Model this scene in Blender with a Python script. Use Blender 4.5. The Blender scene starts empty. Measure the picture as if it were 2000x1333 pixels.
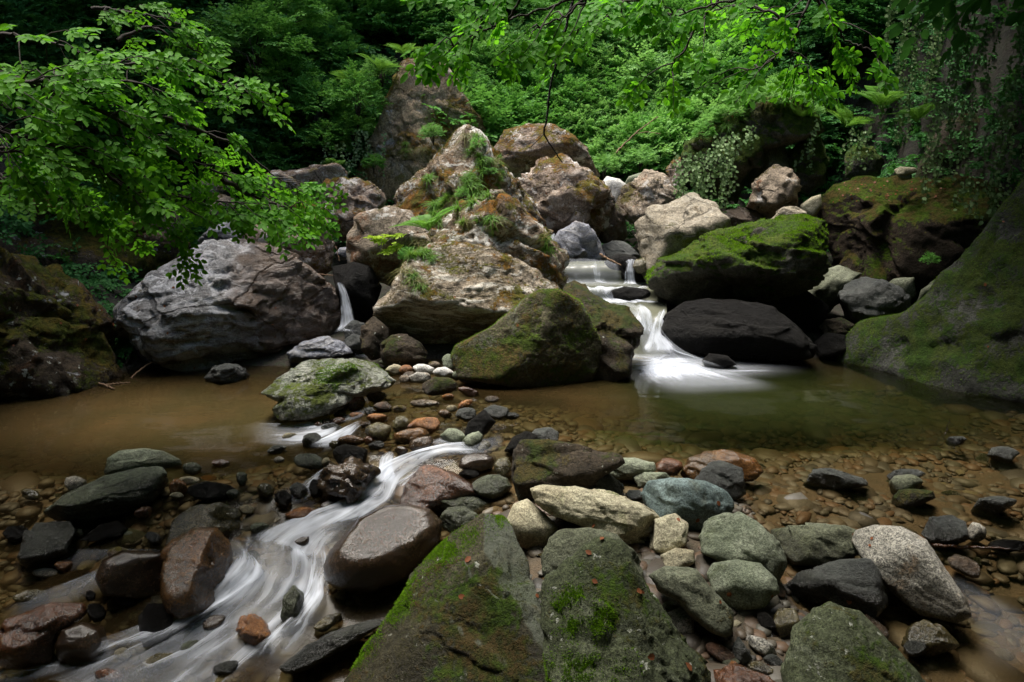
import bpy, bmesh, math
import numpy as np
from mathutils import Vector, Matrix
R_ = math.radians
# ---------------------------------------------------------------- camera, world, sun, exposure
sc = bpy.context.scene
CAMZ, PITCH, F = 1.6, R_(15), 1333.0
cam = bpy.data.objects.new('camera', bpy.data.cameras.new('camera'))
sc.collection.objects.link(cam); sc.camera = cam
cam.location = (0, 0, CAMZ); cam.rotation_euler = (R_(90) - PITCH, 0, 0)
cam.data.lens = 24.0; cam.data.sensor_width = 36.0; cam.data.clip_end = 500; cam.data.clip_start = 0.05
SUN_EL, SUN_AZ = R_(75), R_(-50)      # high, from behind the gorge, a little to the left
world = bpy.data.worlds.new('World'); sc.world = world; world.use_nodes = True
wn = world.node_tree; bg = wn.nodes['Background']
sky = wn.nodes.new('ShaderNodeTexSky'); sky.sky_type = 'NISHITA'; sky.sun_disc = False
sky.sun_elevation = SUN_EL; sky.sun_rotation = SUN_AZ; sky.air_density = 1.0; sky.dust_density = 2.5; sky.ozone_density = 1.0
wn.links.new(sky.outputs[0], bg.inputs[0]); bg.inputs[1].default_value = 0.115
sl = bpy.data.lights.new('sun', 'SUN'); sl.energy = 3.1; sl.angle = R_(30); sl.color = (1.0, 0.95, 0.86)
sun = bpy.data.objects.new('sun', sl); sc.collection.objects.link(sun)
sd = Vector((math.sin(SUN_AZ) * math.cos(SUN_EL), math.cos(SUN_AZ) * math.cos(SUN_EL), math.sin(SUN_EL)))
sun.rotation_euler = sd.to_track_quat('Z', 'Y').to_euler(); sun.location = sd * 30
sc.view_settings.view_transform = 'Standard'; sc.view_settings.look = 'None'
sc.view_settings.exposure = 1.5; sc.view_settings.gamma = 1.0
sc.render.engine = 'CYCLES'; sc.cycles.use_denoising = True
sc.cycles.max_bounces = 6; sc.cycles.diffuse_bounces = 3; sc.cycles.glossy_bounces = 3
sc.cycles.transmission_bounces = 4; sc.cycles.transparent_max_bounces = 24
sc.cycles.sample_clamp_indirect = 3.0; sc.cycles.caustics_reflective = False; sc.cycles.caustics_refractive = False

rng = np.random.default_rng(7)
def link(o): sc.collection.objects.link(o); return o
def tag(o, label=None, cat=None, group=None, kind=None):
    if label: o['label'] = label
    if cat: o['category'] = cat
    if group: o['group'] = group
    if kind: o['kind'] = kind
    return o

# ---------------------------------------------------------------- noise (numpy)
_g = np.random.default_rng(3)
_perm = _g.permutation(256).astype(np.int64); _perm = np.concatenate([_perm, _perm, _perm])
_grad = _g.normal(size=(256, 3)); _grad /= np.linalg.norm(_grad, axis=1)[:, None]
def noise(P):
    P = np.asarray(P, float); I = np.floor(P).astype(np.int64); f = P - I; I &= 255
    u = f * f * f * (f * (f * 6 - 15) + 10); out = 0
    for dx in (0, 1):
        for dy in (0, 1):
            for dz in (0, 1):
                h = _perm[_perm[_perm[(I[:, 0] + dx) & 255] + ((I[:, 1] + dy) & 255)] + ((I[:, 2] + dz) & 255)]
                g = _grad[h]
                d = g[:, 0] * (f[:, 0] - dx) + g[:, 1] * (f[:, 1] - dy) + g[:, 2] * (f[:, 2] - dz)
                w = (u[:, 0] if dx else 1 - u[:, 0]) * (u[:, 1] if dy else 1 - u[:, 1]) * (u[:, 2] if dz else 1 - u[:, 2])
                out = out + w * d
    return out * 1.6
def fbm(P, o=4, g=0.5):
    s = 0; a = 1.0
    for i in range(o):
        s = s + a * noise(P * 2.03 ** i + 17.3 * i); a *= g
    return s
def sst(a, b, x):
    t = np.clip((np.asarray(x, float) - a) / (b - a), 0, 1); return t * t * (3 - 2 * t)

# ---------------------------------------------------------------- camera geometry: a pixel of the 2000x1333 photo -> a point of the place
FW = np.array([0, math.cos(PITCH), -math.sin(PITCH)]); UPV = np.array([0, math.sin(PITCH), math.cos(PITCH)]); RT = np.array([1.0, 0, 0])
CAM = np.array([0, 0, CAMZ])
def ray(px, py):
    return FW + RT * (px - 1000) / F + UPV * (666.5 - py) / F
def atY(px, py, y):
    r = ray(px, py); return CAM + r * (y / r[1])

# ---------------------------------------------------------------- terrain and water level
def zw(x, y):                          # level of the water
    x = np.asarray(x, float); y = np.asarray(y, float)
    left = 1 - sst(-0.55, 0.25, x)
    far_left = 1 - sst(-1.25, -0.85, x)
    z = -0.07 * far_left * sst(3.2, 3.6, y) * 1.0
    z = z - left * (0.42 * sst(3.62, 2.15, y)) - (0.07 * left) * sst(3.62, 3.3, y) * (1 - far_left)
    z = z - (1 - left) * 0.14 * sst(3.0, 2.0, y) * sst(0.6, 1.4, x)
    return z
def bed(x, y):
    x = np.asarray(x, float); y = np.asarray(y, float)
    w = zw(x, y)
    d = 0.05 + 0.30 * np.exp(-((x - 1.7) / 1.3) ** 2 - ((y - 4.45) / 0.62) ** 2) + 0.35 * np.exp(-((x + 2.3) / 1.3) ** 2 - ((y - 4.3) / 0.62) ** 2)
    d = d + 0.05 * sst(3.3, 2.4, y) * (x < 0.2)
    bank = sst(-0.25, -0.05, x) * (1 - sst(0.95, 1.25, x)) * (1 - sst(2.85, 3.25, y))
    d = d - bank * 0.09
    z = w - d
    z = z + 0.03 * (np.sin(x * 3.1 + y * 2.2) * np.sin(y * 4.3 - x * 1.1))*0.5
    back = sst(5.0, 5.9, y)
    z = z + back * (0.10 + 0.16 * np.clip(y - 5.3, 0, 4))
    z = z + 0.85 * np.clip(y - 8.9, 0, 60) * (1 + 0.04 * np.sin(x * 0.7))
    lb = np.clip(-x - 2.9 - 0.25 * np.clip(y - 5, -2, 3), 0, 30) * sst(4.5, 6.5, y) * 0.75 + np.clip(-x - 4.3, 0, 30) * 0.9
    rb = np.clip(x - 4.1 - 0.05 * (y - 5), 0, 30); rb = rb * (1.2 + 1.6 * sst(0, 1.0, rb)) * sst(3.0, 5.0, y) + np.clip(x - 5.2, 0, 30) * 0.9
    z = z + np.minimum(lb, 14) + np.minimum(rb, 13)
    behind = np.clip(-y - 1.0, 0, 30) * 0.35
    return z + behind
def hit(px, py, off=0.0, bedonly=False):
    r = ray(px, py); ys = np.arange(1.0, 24, 0.01); s = ys / r[1]
    X = CAM[0] + r[0] * s; Z = CAM[2] + r[2] * s
    g = bed(X, ys) if bedonly else np.maximum(zw(X, ys), bed(X, ys))
    k = np.argmax(Z < g + off)
    return np.array([X[k], ys[k], Z[k]])

def mesh_np(name, V, Fc, mat, smooth=True, parent=None, mats=None, mi=None):
    me = bpy.data.meshes.new(name); V = np.asarray(V, np.float32); n = len(V)
    me.vertices.add(n); me.vertices.foreach_set('co', V.ravel())
    Fc = np.asarray(Fc, np.int32); m, k = Fc.shape
    me.loops.add(m * k); me.loops.foreach_set('vertex_index', Fc.ravel())
    me.polygons.add(m); me.polygons.foreach_set('loop_start', np.arange(0, m * k, k, dtype=np.int32))
    me.polygons.foreach_set('loop_total', np.full(m, k, np.int32))
    me.polygons.foreach_set('use_smooth', np.full(m, smooth, bool))
    if mat: me.materials.append(mat)
    if mats:
        for q in mats: me.materials.append(q)
        me.polygons.foreach_set('material_index', np.asarray(mi, np.int32))
    me.update(calc_edges=True); me.validate()
    o = bpy.data.objects.new(name, me); link(o)
    if parent is not None: o.parent = parent
    return o
def attr(o, name, arr):
    a = o.data.attributes.new(name, 'FLOAT', 'POINT'); a.data.foreach_set('value', np.asarray(arr, np.float32))

# ---------------------------------------------------------------- materials
class NT:
    def __init__(s, name):
        s.m = bpy.data.materials.new(name); s.m.use_nodes = True; s.t = s.m.node_tree; s.t.nodes.clear()
        s.out = s.n('ShaderNodeOutputMaterial')
    def n(s, ty, **kw):
        o = s.t.nodes.new(ty)
        for k, v in kw.items(): setattr(o, k, v)
        return o
    def l(s, a, b): s.t.links.new(a, b)
    def put(s, sock, v):
        if hasattr(v, 'node'): s.l(v, sock)
        elif isinstance(v, (tuple, list)) and len(v) == 3 and sock.type == 'RGBA': sock.default_value = (*v, 1)
        else: sock.default_value = v
    def noise(s, vec, scale, detail=5, rough=0.6, dist=0.0):
        o = s.n('ShaderNodeTexNoise'); s.l(vec, o.inputs['Vector']); o.inputs['Scale'].default_value = scale
        o.inputs['Detail'].default_value = detail; o.inputs['Roughness'].default_value = rough; o.inputs['Distortion'].default_value = dist
        return o.outputs[0]
    def vor(s, vec, scale, feat='F1'):
        o = s.n('ShaderNodeTexVoronoi', feature=feat); s.l(vec, o.inputs['Vector']); o.inputs['Scale'].default_value = scale
        return o.outputs[0]
    def step(s, v, a, b, lo=0.0, hi=1.0):
        o = s.n('ShaderNodeMapRange', interpolation_type='SMOOTHSTEP'); s.put(o.inputs[0], v)
        s.put(o.inputs[1], a); s.put(o.inputs[2], b); s.put(o.inputs[3], lo); s.put(o.inputs[4], hi); return o.outputs[0]
    def math(s, op, a, b=0.0, c=None):
        o = s.n('ShaderNodeMath', operation=op); s.put(o.inputs[0], a); s.put(o.inputs[1], b)
        if c is not None: s.put(o.inputs[2], c)
        return o.outputs[0]
    def mix(s, f, a, b, bt='MIX'):
        o = s.n('ShaderNodeMix', data_type='RGBA', blend_type=bt); s.put(o.inputs[0], f); s.put(o.inputs[6], a); s.put(o.inputs[7], b); return o.outputs[2]
    def map(s, vec, sc_=(1, 1, 1), rot=(0, 0, 0), loc=(0, 0, 0)):
        o = s.n('ShaderNodeMapping'); s.l(vec, o.inputs[0]); o.inputs[1].default_value = loc; o.inputs[2].default_value = rot; o.inputs[3].default_value = sc_
        return o.outputs[0]
    def coord(s, rnd=True):
        tc = s.n('ShaderNodeTexCoord')
        if not rnd: return tc.outputs['Object']
        oi = s.n('ShaderNodeObjectInfo'); m = s.math('MULTIPLY', oi.outputs['Random'], 60.0)
        v = s.n('ShaderNodeVectorMath', operation='ADD'); s.l(tc.outputs['Object'], v.inputs[0]); s.l(m, v.inputs[1]); return v.outputs[0]
    def bump(s, h, st, dist=0.02, nrm=None):
        o = s.n('ShaderNodeBump'); o.inputs['Strength'].default_value = st; o.inputs['Distance'].default_value = dist; s.l(h, o.inputs['Height'])
        if nrm is not None: s.l(nrm, o.inputs['Normal'])
        return o.outputs[0]
    def bsdf(s, col, rough, nrm=None, spec=0.5):
        p = s.n('ShaderNodeBsdfPrincipled'); s.put(p.inputs['Base Color'], col); s.put(p.inputs['Roughness'], rough)
        p.inputs['Specular IOR Level'].default_value = spec
        if nrm is not None: s.l(nrm, p.inputs['Normal'])
        return p

def rockmat(name, c1, c2, c3=None, k=6.0, white=0.0, wcol=(.62, .58, .54), strata=0.0, srot=(0, .3, 0), sz=4.6, sw=1.0, moss=0.0, mup=0.6, mcol=(.06, .085, .012),
            mcol2=(.10, .075, .015), rough=0.75, wet=0.0, speck=0.25, bs=0.5, lich=0.0, xmix=None, nmix=None, crack=0.0, spec=None):
    s = NT(name); v = s.coord()
    n1 = s.noise(v, k * .45, 6, .62, .3); n2 = s.noise(v, k * 2.2, 7, .68); n3 = s.noise(v, k * 12, 5, .8)
    col = s.mix(s.step(n1, .38, .62), c1, c2)
    if xmix:
        xs_ = s.n('ShaderNodeSeparateXYZ'); s.l(s.coord(False), xs_.inputs[0]); xf = s.math('ADD', xs_.outputs[0], s.math('MULTIPLY', s.math('SUBTRACT', s.noise(v, k * .6, 5, .65), .5), 1.6))
        XM = s.step(xf, xmix[1], xmix[2])
    if c3: col = s.mix(s.step(s.noise(v, k * .8, 5, .7, .8), .54, .68), col, c3)
    col = s.mix(s.math('MULTIPLY', s.step(n2, .3, .62, 1, 0), 0.55), col, tuple(q * .38 for q in c1))
    col = s.mix(1.0, col, s.mix(s.step(n3, .36, .64), (.55, .55, .55), (1.40, 1.40, 1.40)), 'MULTIPLY')
    h = s.math('ADD', s.math('MULTIPLY', n2, .8), s.math('MULTIPLY', n3, .42))
    if strata or crack:
        wnz = s.n('ShaderNodeTexNoise'); s.l(v, wnz.inputs['Vector']); wnz.inputs['Scale'].default_value = k * .5; wnz.inputs['Detail'].default_value = 4
        wsc = s.n('ShaderNodeVectorMath', operation='SCALE'); s.l(wnz.outputs[1], wsc.inputs[0]); wsc.inputs['Scale'].default_value = 2.2 / k * sw
        wad = s.n('ShaderNodeVectorMath', operation='ADD'); s.l(v, wad.inputs[0]); s.l(wsc.outputs[0], wad.inputs[1]); vw = wad.outputs[0]
    if strata:
        sv = s.map(vw, (1.2, 1.2, sz), srot); sn = s.noise(sv, k * .62, 7, .68, .5)
        col = s.mix(s.math('MULTIPLY', s.step(sn, .50, .60), strata), col, wcol)
        col = s.mix(s.math('MULTIPLY', s.step(sn, .44, .36), strata * .6), col, tuple(q * .35 for q in c1))
        h = s.math('ADD', h, s.math('MULTIPLY', sn, .9))
    if white:
        wn_ = s.noise(v, k * 1.1, 8, .72, .4)
        col = s.mix(s.step(wn_, .62 - white * .2, .645 - white * .2, 0, .9), col, wcol)
    if lich:
        lv = s.noise(v, k * 5, 4, .6); col = s.mix(s.step(lv, .70 - lich * .15, .73 - lich * .15, 0, .8), col, (.5, .52, .46))
    if crack:
        cr = s.vor(s.map(vw, (1, .7, 1.9), srot), k * .33, 'DISTANCE_TO_EDGE')
        cw = s.math('ADD', cr, s.math('MULTIPLY', s.math('SUBTRACT', n2, .5), .12))
        cm = s.step(cw, 0.0, 0.03, 1, 0); col = s.mix(s.math('MULTIPLY', cm, crack), col, tuple(q * .15 for q in c1))
        h = s.math('SUBTRACT', h, s.math('MULTIPLY', cm, crack * .9))
    ps = s.n('ShaderNodeNewGeometry'); pz = s.n('ShaderNodeSeparateXYZ'); s.l(ps.outputs['Position'], pz.inputs[0])
    wl = s.step(s.math('ADD', pz.outputs[2], s.math('MULTIPLY', s.math('SUBTRACT', n2, .5), .09)), .055, .025)    # the wet band above the waterline
    if speck:
        sp = s.noise(v, k * 26, 2, .8); col = s.mix(s.math('MULTIPLY', s.step(sp, .42, .60, 0, 1), speck), col, (.75, .73, .68), 'OVERLAY')
        col = s.mix(s.math('MULTIPLY', s.step(sp, .46, .36, 0, 1), speck * 1.6), col, tuple(q * .25 for q in c1))
    if xmix: col = s.mix(s.math('MULTIPLY', XM, .9), col, s.mix(n2, tuple(q * .5 for q in xmix[0]), xmix[0]))
    if nmix:
        gn = s.n('ShaderNodeNewGeometry'); gx_ = s.n('ShaderNodeSeparateXYZ'); s.l(gn.outputs['Normal'], gx_.inputs[0]); NM = s.step(s.math('ADD', gx_.outputs[0], s.math('MULTIPLY', s.math('SUBTRACT', n2, .5), 1.1)), nmix[1], nmix[2]); col = s.mix(NM, col, s.mix(n2, tuple(q * .55 for q in nmix[0]), nmix[0]))
    ro = s.math('SUBTRACT', rough, 0) if not wet else s.step(s.noise(v, k * .7, 3, .5), .4, .65, rough * (1 - wet), rough)
    col = s.mix(s.math('MULTIPLY', wl, .6), col, s.mix(1.0, col, (.30, .27, .22), 'MULTIPLY')); ro = s.math('SUBTRACT', ro, s.math('MULTIPLY', wl, .28))
    nb = s.bump(h, min(1.0, bs * 1.35), .04)
    if moss:
        ge = s.n('ShaderNodeNewGeometry'); sx = s.n('ShaderNodeSeparateXYZ'); s.l(ge.outputs['Normal'], sx.inputs[0])
        mn = s.noise(v, k * .6, 5, .65, .3); mf = s.noise(v, k * 9, 4, .7)
        t = s.math('ADD', s.math('MULTIPLY', sx.outputs[2], mup), s.math('MULTIPLY', s.math('SUBTRACT', mn, .5), 3.2))
        t = s.math('ADD', t, s.math('MULTIPLY', s.math('SUBTRACT', mf, .5), 1.3))
        a = 1.0 - moss * 1.6
        fac = s.step(t, a - .12, a + .22)
        if nmix: fac = s.math('MULTIPLY', fac, s.math('SUBTRACT', 1.0, s.math('MULTIPLY', NM, .8)))
        mc = s.mix(s.step(s.noise(v, k * 1.6, 4, .6), .40, .60), mcol, mcol2)
        mc = s.mix(s.step(mf, .35, .62, .75, 0), mc, tuple(q * .3 for q in mcol))
        col = s.mix(fac, col, mc); ro = s.math('MAXIMUM', ro, s.math('MULTIPLY', fac, .95))
        hb = s.math('MULTIPLY', s.math('ADD', mf, s.noise(v, k * 30, 2, .6)), fac)
        nb = s.bump(hb, .7, .03, nb)
    p = s.bsdf(col, ro, nb, spec if spec is not None else (.5 if wet else .3)); s.l(p.outputs[0], s.out.inputs[0]); return s.m

def leafmat(name, a, b, tr=(.35, .6, .05), rough=.45, tf=.4):
    s = NT(name); g = s.n('ShaderNodeNewGeometry'); oi = s.n('ShaderNodeObjectInfo')
    f = s.math('ADD', g.outputs['Random Per Island'], s.math('MULTIPLY', s.math('SUBTRACT', oi.outputs['Random'], .5), .5))
    col = s.mix(f, a, b); p = s.bsdf(col, rough, None, .15)
    t = s.n('ShaderNodeBsdfTranslucent'); s.l(s.mix(.75, col, tr), t.inputs[0])
    m = s.n('ShaderNodeMixShader'); m.inputs[0].default_value = tf; s.l(p.outputs[0], m.inputs[1]); s.l(t.outputs[0], m.inputs[2]); s.l(m.outputs[0], s.out.inputs[0]); return s.m

BROWN = (.085, .06, .04); BLACK = (.022, .023, .025)
M = {}
M['pink'] = rockmat('lichened_stone', (.26, .19, .145), (.38, .30, .235), (.18, .095, .045), 4.5, white=.30, wcol=(.66, .62, .58), strata=.25, moss=.46, mup=.4, mcol=(.17, .145, .015), mcol2=(.21, .10, .02), crack=.55, bs=.75, lich=.4)
M['outcrop'] = rockmat('weathered_outcrop', (.235, .17, .11), (.40, .32, .235), (.19, .09, .035), 4.2, white=.30, wcol=(.70, .68, .63), strata=.75, srot=(0, .75, 0), moss=.52, mup=.35, mcol=(.13, .125, .015), mcol2=(.26, .11, .015), crack=.5, bs=.85, lich=.4)
M['central'] = rockmat('banded_boulder', (.28, .225, .155), (.42, .35, .27), (.17, .105, .05), 4.0, strata=.9, srot=(.1, -.32, 0), sz=9, sw=.35, wcol=(.66, .62, .54), moss=.44, mup=.5, mcol=(.12, .12, .012), mcol2=(.20, .10, .015), crack=.35, bs=.85)
M['greyblue'] = rockmat('fractured_grey_stone', (.14, .14, .145), (.29, .285, .29), (.16, .13, .11), 3.4, white=.48, strata=.7, srot=(.2, .5, .2), sz=6, sw=.5, wcol=(.52, .52, .55), rough=.42, wet=.45, moss=.22, mup=.15, mcol=(.10, .09, .015), mcol2=(.09, .06, .02), crack=.75, bs=.95, speck=.2, xmix=((.15, .095, .06), -.1, .4))
M['brown'] = rockmat('brown_stone', (.085, .06, .042), (.17, .125, .09), (.12, .055, .03), 5, rough=.6, wet=.4, moss=.22, mup=.5, mcol=(.07, .07, .015), mcol2=(.09, .06, .02), lich=.3, bs=.7)
M['darkmoss'] = rockmat('mossy_dark_stone', (.038, .03, .02), (.08, .06, .04), None, 5, rough=.8, moss=.50, mup=.45, mcol=(.045, .065, .01), mcol2=(.085, .065, .018), bs=.8, lich=.25)
M['mosstri'] = rockmat('moss_filmed_stone', (.10, .09, .05), (.13, .115, .07), (.19, .20, .17), 4, rough=.85, moss=.60, mup=.45, mcol=(.065, .10, .008), mcol2=(.12, .085, .025), bs=.7, speck=.3)
M['greenmoss'] = rockmat('bright_mossed_stone', (.10, .095, .075), (.17, .16, .13), (.07, .06, .045), 4.5, rough=.8, moss=.66, mup=1.0, mcol=(.05, .10, .005), mcol2=(.085, .12, .01), bs=.8)
M['slope'] = rockmat('moss_slope_stone', (.05, .052, .045), (.085, .088, .075), None, 4.5, rough=.8, moss=.66, mup=.35, mcol=(.04, .085, .006), mcol2=(.06, .085, .010), bs=.8, speck=.3)
M['rustmoss'] = rockmat('rust_and_moss_stone', (.055, .04, .026), (.12, .085, .05), (.13, .06, .025), 3.6, rough=.55, moss=.58, mup=.3, mcol=(.075, .09, .01), mcol2=(.13, .095, .015), bs=.9, lich=.45, white=.05, wcol=(.4, .4, .42), spec=.2)
M['spire'] = rockmat('mossy_spire_stone', (.31, .225, .13), (.44, .34, .23), (.50, .45, .40), 2.6, rough=.85, moss=.50, mup=.3, mcol=(.14, .13, .018), mcol2=(.26, .14, .035), bs=.9, crack=.4, white=.2, wcol=(.5, .47, .47))
M['blockmoss'] = rockmat('leaf_littered_mossy_stone', (.03, .022, .015), (.055, .04, .028), None, 4.5, rough=.85, moss=.36, mup=1.2, mcol=(.07, .12, .008), mcol2=(.10, .07, .02), bs=.9, spec=.15)
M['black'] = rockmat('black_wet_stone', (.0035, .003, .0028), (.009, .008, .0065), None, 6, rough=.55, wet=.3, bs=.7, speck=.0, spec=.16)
M['slabblue'] = rockmat('wet_slate', (.17, .18, .22), (.27, .28, .33), (.13, .11, .10), 4, rough=.4, wet=.4, strata=.45, srot=(0, .2, 0), wcol=(.42, .40, .38), bs=.5, crack=.4)
M['pale'] = rockmat('pale_stone', (.26, .225, .165), (.36, .315, .245), (.18, .14, .09), 5, rough=.75, strata=.4, wcol=(.44, .41, .35), moss=.22, mup=.2, mcol=(.12, .13, .03), bs=.75, crack=.4)
M['tanbig'] = rockmat('tan_stone', (.30, .24, .18), (.42, .34, .26), (.24, .12, .06), 5, rough=.75, moss=.38, mup=.3, mcol=(.14, .12, .03), bs=.75, crack=.4, white=.25)
M['wedge'] = rockmat('veined_green_stone', (.24, .26, .21), (.38, .39, .33), (.15, .17, .13), 4.5, rough=.45, wet=.45, strata=.7, srot=(.3, .9, 0), sz=8, sw=.4, wcol=(.56, .56, .50), moss=.46, mup=.2, mcol=(.13, .17, .015), mcol2=(.08, .10, .015), bs=.7)
M['greygreen'] = rockmat('grey_green_cobble', (.15, .175, .12), (.25, .275, .205), (.11, .13, .075), 9, rough=.7, moss=.12, mup=.1, mcol=(.10, .13, .03), bs=.45, speck=.4)
M['heromoss'] = rockmat('moss_dark_slab', (.050, .045, .026), (.085, .078, .045), (.05, .03, .02), 5, rough=.75, moss=.40, mup=.6, mcol=(.05, .095, .005), mcol2=(.075, .05, .014), bs=.75, speck=.35, lich=.2, nmix=((.17, .185, .14), .15, .5))
M['hero2'] = rockmat('olive_boulder_stone', (.075, .09, .045), (.13, .15, .085), (.17, .19, .13), 6, rough=.7, moss=.36, mup=.25, mcol=(.065, .12, .008), mcol2=(.10, .09, .025), bs=.6, speck=.5, lich=.35)
M['tan'] = rockmat('tan_cobble', (.34, .30, .20), (.45, .42, .30), (.24, .25, .13), 9, rough=.7, moss=.12, mup=.1, mcol=(.13, .14, .03), bs=.45, speck=.35)
M['blue'] = rockmat('blue_grey_cobble', (.105, .15, .15), (.19, .25, .25), (.09, .105, .085), 7, rough=.6, bs=.5, speck=.4)
M['dgrey'] = rockmat('dark_grey_cobble', (.035, .039, .037), (.072, .077, .070), None, 8, rough=.5, wet=.35, bs=.6, speck=.35)
M['olive'] = rockmat('olive_wet_cobble', (.06, .052, .022), (.12, .10, .045), (.04, .032, .018), 8, rough=.28, wet=.3, moss=.10, mup=.3, bs=.38, speck=.3, spec=.75)
M['orange'] = rockmat('orange_wet_cobble', (.24, .10, .035), (.36, .17, .065), (.13, .07, .035), 8, rough=.4, wet=.5, bs=.45, speck=.3)
M['wetbrown'] = rockmat('glossy_brown_cobble', (.035, .021, .012), (.065, .042, .024), (.05, .028, .014), 6, rough=.17, bs=.28, speck=.3, spec=.8)
M['redbrown'] = rockmat('red_brown_wet_stone', (.06, .026, .013), (.12, .048, .02), (.045, .035, .018), 6, rough=.28, wet=.3, bs=.38, speck=.2, spec=.75)
M['rust'] = rockmat('rust_topped_stone', (.15, .068, .02), (.075, .045, .02), (.03, .022, .015), 5, rough=.28, wet=.3, bs=.38, speck=.35, spec=.75)
M['speckle'] = rockmat('granite_cobble', (.27, .26, .23), (.38, .37, .34), (.24, .16, .09), 6, rough=.7, bs=.5, speck=.9)
M['white'] = rockmat('white_cobble', (.55, .54, .51), (.66, .65, .62), (.42, .40, .36), 9, rough=.6, bs=.35, speck=.2)
M['dry'] = rockmat('grey_olive_boulder', (.12, .13, .085), (.19, .205, .145), (.09, .10, .055), 6, rough=.7, moss=.26, mup=.2, mcol=(.075, .10, .02), bs=.55, speck=.4)
M['greyleft'] = rockmat('grey_green_wet_boulder', (.065, .078, .048), (.11, .128, .085), (.035, .04, .025), 6, rough=.6, wet=.3, bs=.5, speck=.4)
def barkmat(name, c):
    s = NT(name); v = s.coord(); n = s.noise(s.map(v, (1, 1, .25)), 14, 5, .7)
    p = s.bsdf(s.mix(n, tuple(q * .4 for q in c), c), .85, s.bump(n, .5)); s.l(p.outputs[0], s.out.inputs[0]); return s.m
M['bark'] = barkmat('bark', (.05, .038, .028)); M['twig'] = barkmat('twig_bark', (.035, .024, .017)); M['stick'] = barkmat('bare_wood', (.28, .17, .10))
M['leafL'] = leafmat('beech_leaf', (.04, .15, .010), (.10, .28, .018), (.18, .5, .02), rough=.6)
M['leafR'] = leafmat('lit_beech_leaf', (.05, .19, .010), (.11, .33, .018), (.20, .58, .02), rough=.6, tf=.5)  # beech leaf again in a lighter tone, sunlight put into the colour
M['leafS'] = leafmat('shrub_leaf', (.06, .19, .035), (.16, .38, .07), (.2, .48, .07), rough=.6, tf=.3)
M['leafH'] = leafmat('lit_slope_leaf', (.09, .23, .05), (.24, .45, .13), (.3, .6, .12), tf=.35, rough=.6)  # leaf colour raised to stand for sun on the hillside
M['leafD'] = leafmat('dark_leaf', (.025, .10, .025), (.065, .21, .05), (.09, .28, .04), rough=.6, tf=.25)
M['leafY'] = leafmat('yellow_leaf', (.25, .40, .03), (.38, .52, .05), (.5, .7, .06))
M['fern'] = leafmat('fern_green', (.06, .17, .025), (.13, .30, .04), (.25, .5, .05))
M['grass'] = leafmat('grass_green', (.06, .17, .015), (.14, .30, .035), (.25, .4, .06))
M['drygrass'] = leafmat('dry_grass', (.09, .11, .025), (.17, .15, .05), (.3, .25, .1), tf=.2)
M['ivy'] = leafmat('ivy_green', (.10, .18, .06), (.25, .36, .16), (.2, .35, .1), tf=.2)
M['mossblade'] = leafmat('moss_green', (.08, .17, .008), (.17, .32, .012), (.26, .5, .02), rough=.8, tf=.3)
M['mossbladeD'] = leafmat('moss_olive', (.05, .055, .012), (.11, .10, .02), (.14, .16, .02), rough=.8, tf=.25)
M['flower'] = leafmat('cream_petal', (.6, .6, .48), (.75, .74, .6), (.7, .7, .55), tf=.2)
M['litter'] = leafmat('fallen_leaf', (.13, .045, .02), (.24, .09, .04), (.3, .12, .04), tf=.1)

def earthmat():
    s = NT('shade_darkened_soil'); v = s.coord(False); n = s.noise(v, 2.0, 7, .65); n2 = s.noise(v, 18, 5, .7)
    col = s.mix(s.step(n, .4, .6), (.012, .009, .006), (.025, .018, .011)); col = s.mix(s.step(n2, .45, .7), col, (.018, .026, .008))  # soil made near black, standing in for deep shade in the boulder gaps
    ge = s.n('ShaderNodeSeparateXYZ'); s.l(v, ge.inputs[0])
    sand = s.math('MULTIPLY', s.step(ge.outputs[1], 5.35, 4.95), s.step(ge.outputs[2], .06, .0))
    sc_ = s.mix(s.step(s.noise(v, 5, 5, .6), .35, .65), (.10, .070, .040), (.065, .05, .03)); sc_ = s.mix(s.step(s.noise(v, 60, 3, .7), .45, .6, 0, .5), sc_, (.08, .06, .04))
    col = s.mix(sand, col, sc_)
    p = s.bsdf(col, .85, s.bump(n2, .6, .05)); s.l(p.outputs[0], s.out.inputs[0]); return s.m
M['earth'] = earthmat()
def gravelmat():
    s = NT('gravel'); g = s.n('ShaderNodeNewGeometry'); r = s.n('ShaderNodeValToRGB'); s.l(g.outputs['Random Per Island'], r.inputs[0])
    cs = [(.045, .036, .024), (.09, .065, .038), (.14, .075, .035), (.075, .075, .055), (.14, .115, .075), (.08, .062, .04), (.13, .12, .095), (.04, .042, .038), (.11, .065, .035)]
    r.color_ramp.interpolation = 'CONSTANT'
    r.color_ramp.elements[0].color = (*cs[0], 1); r.color_ramp.elements[1].position = 1 / 9; r.color_ramp.elements[1].color = (*cs[1], 1)
    for i in range(2, 9): e = r.color_ramp.elements.new(i / 9); e.color = (*cs[i], 1)
    v = s.coord(False); n = s.noise(v, 70, 4, .65)
    p = s.bsdf(s.mix(n, r.outputs[0], (.05, .04, .03)), .55, s.bump(n, .3, .01)); s.l(p.outputs[0], s.out.inputs[0]); return s.m
M['gravel'] = gravelmat()
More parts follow.
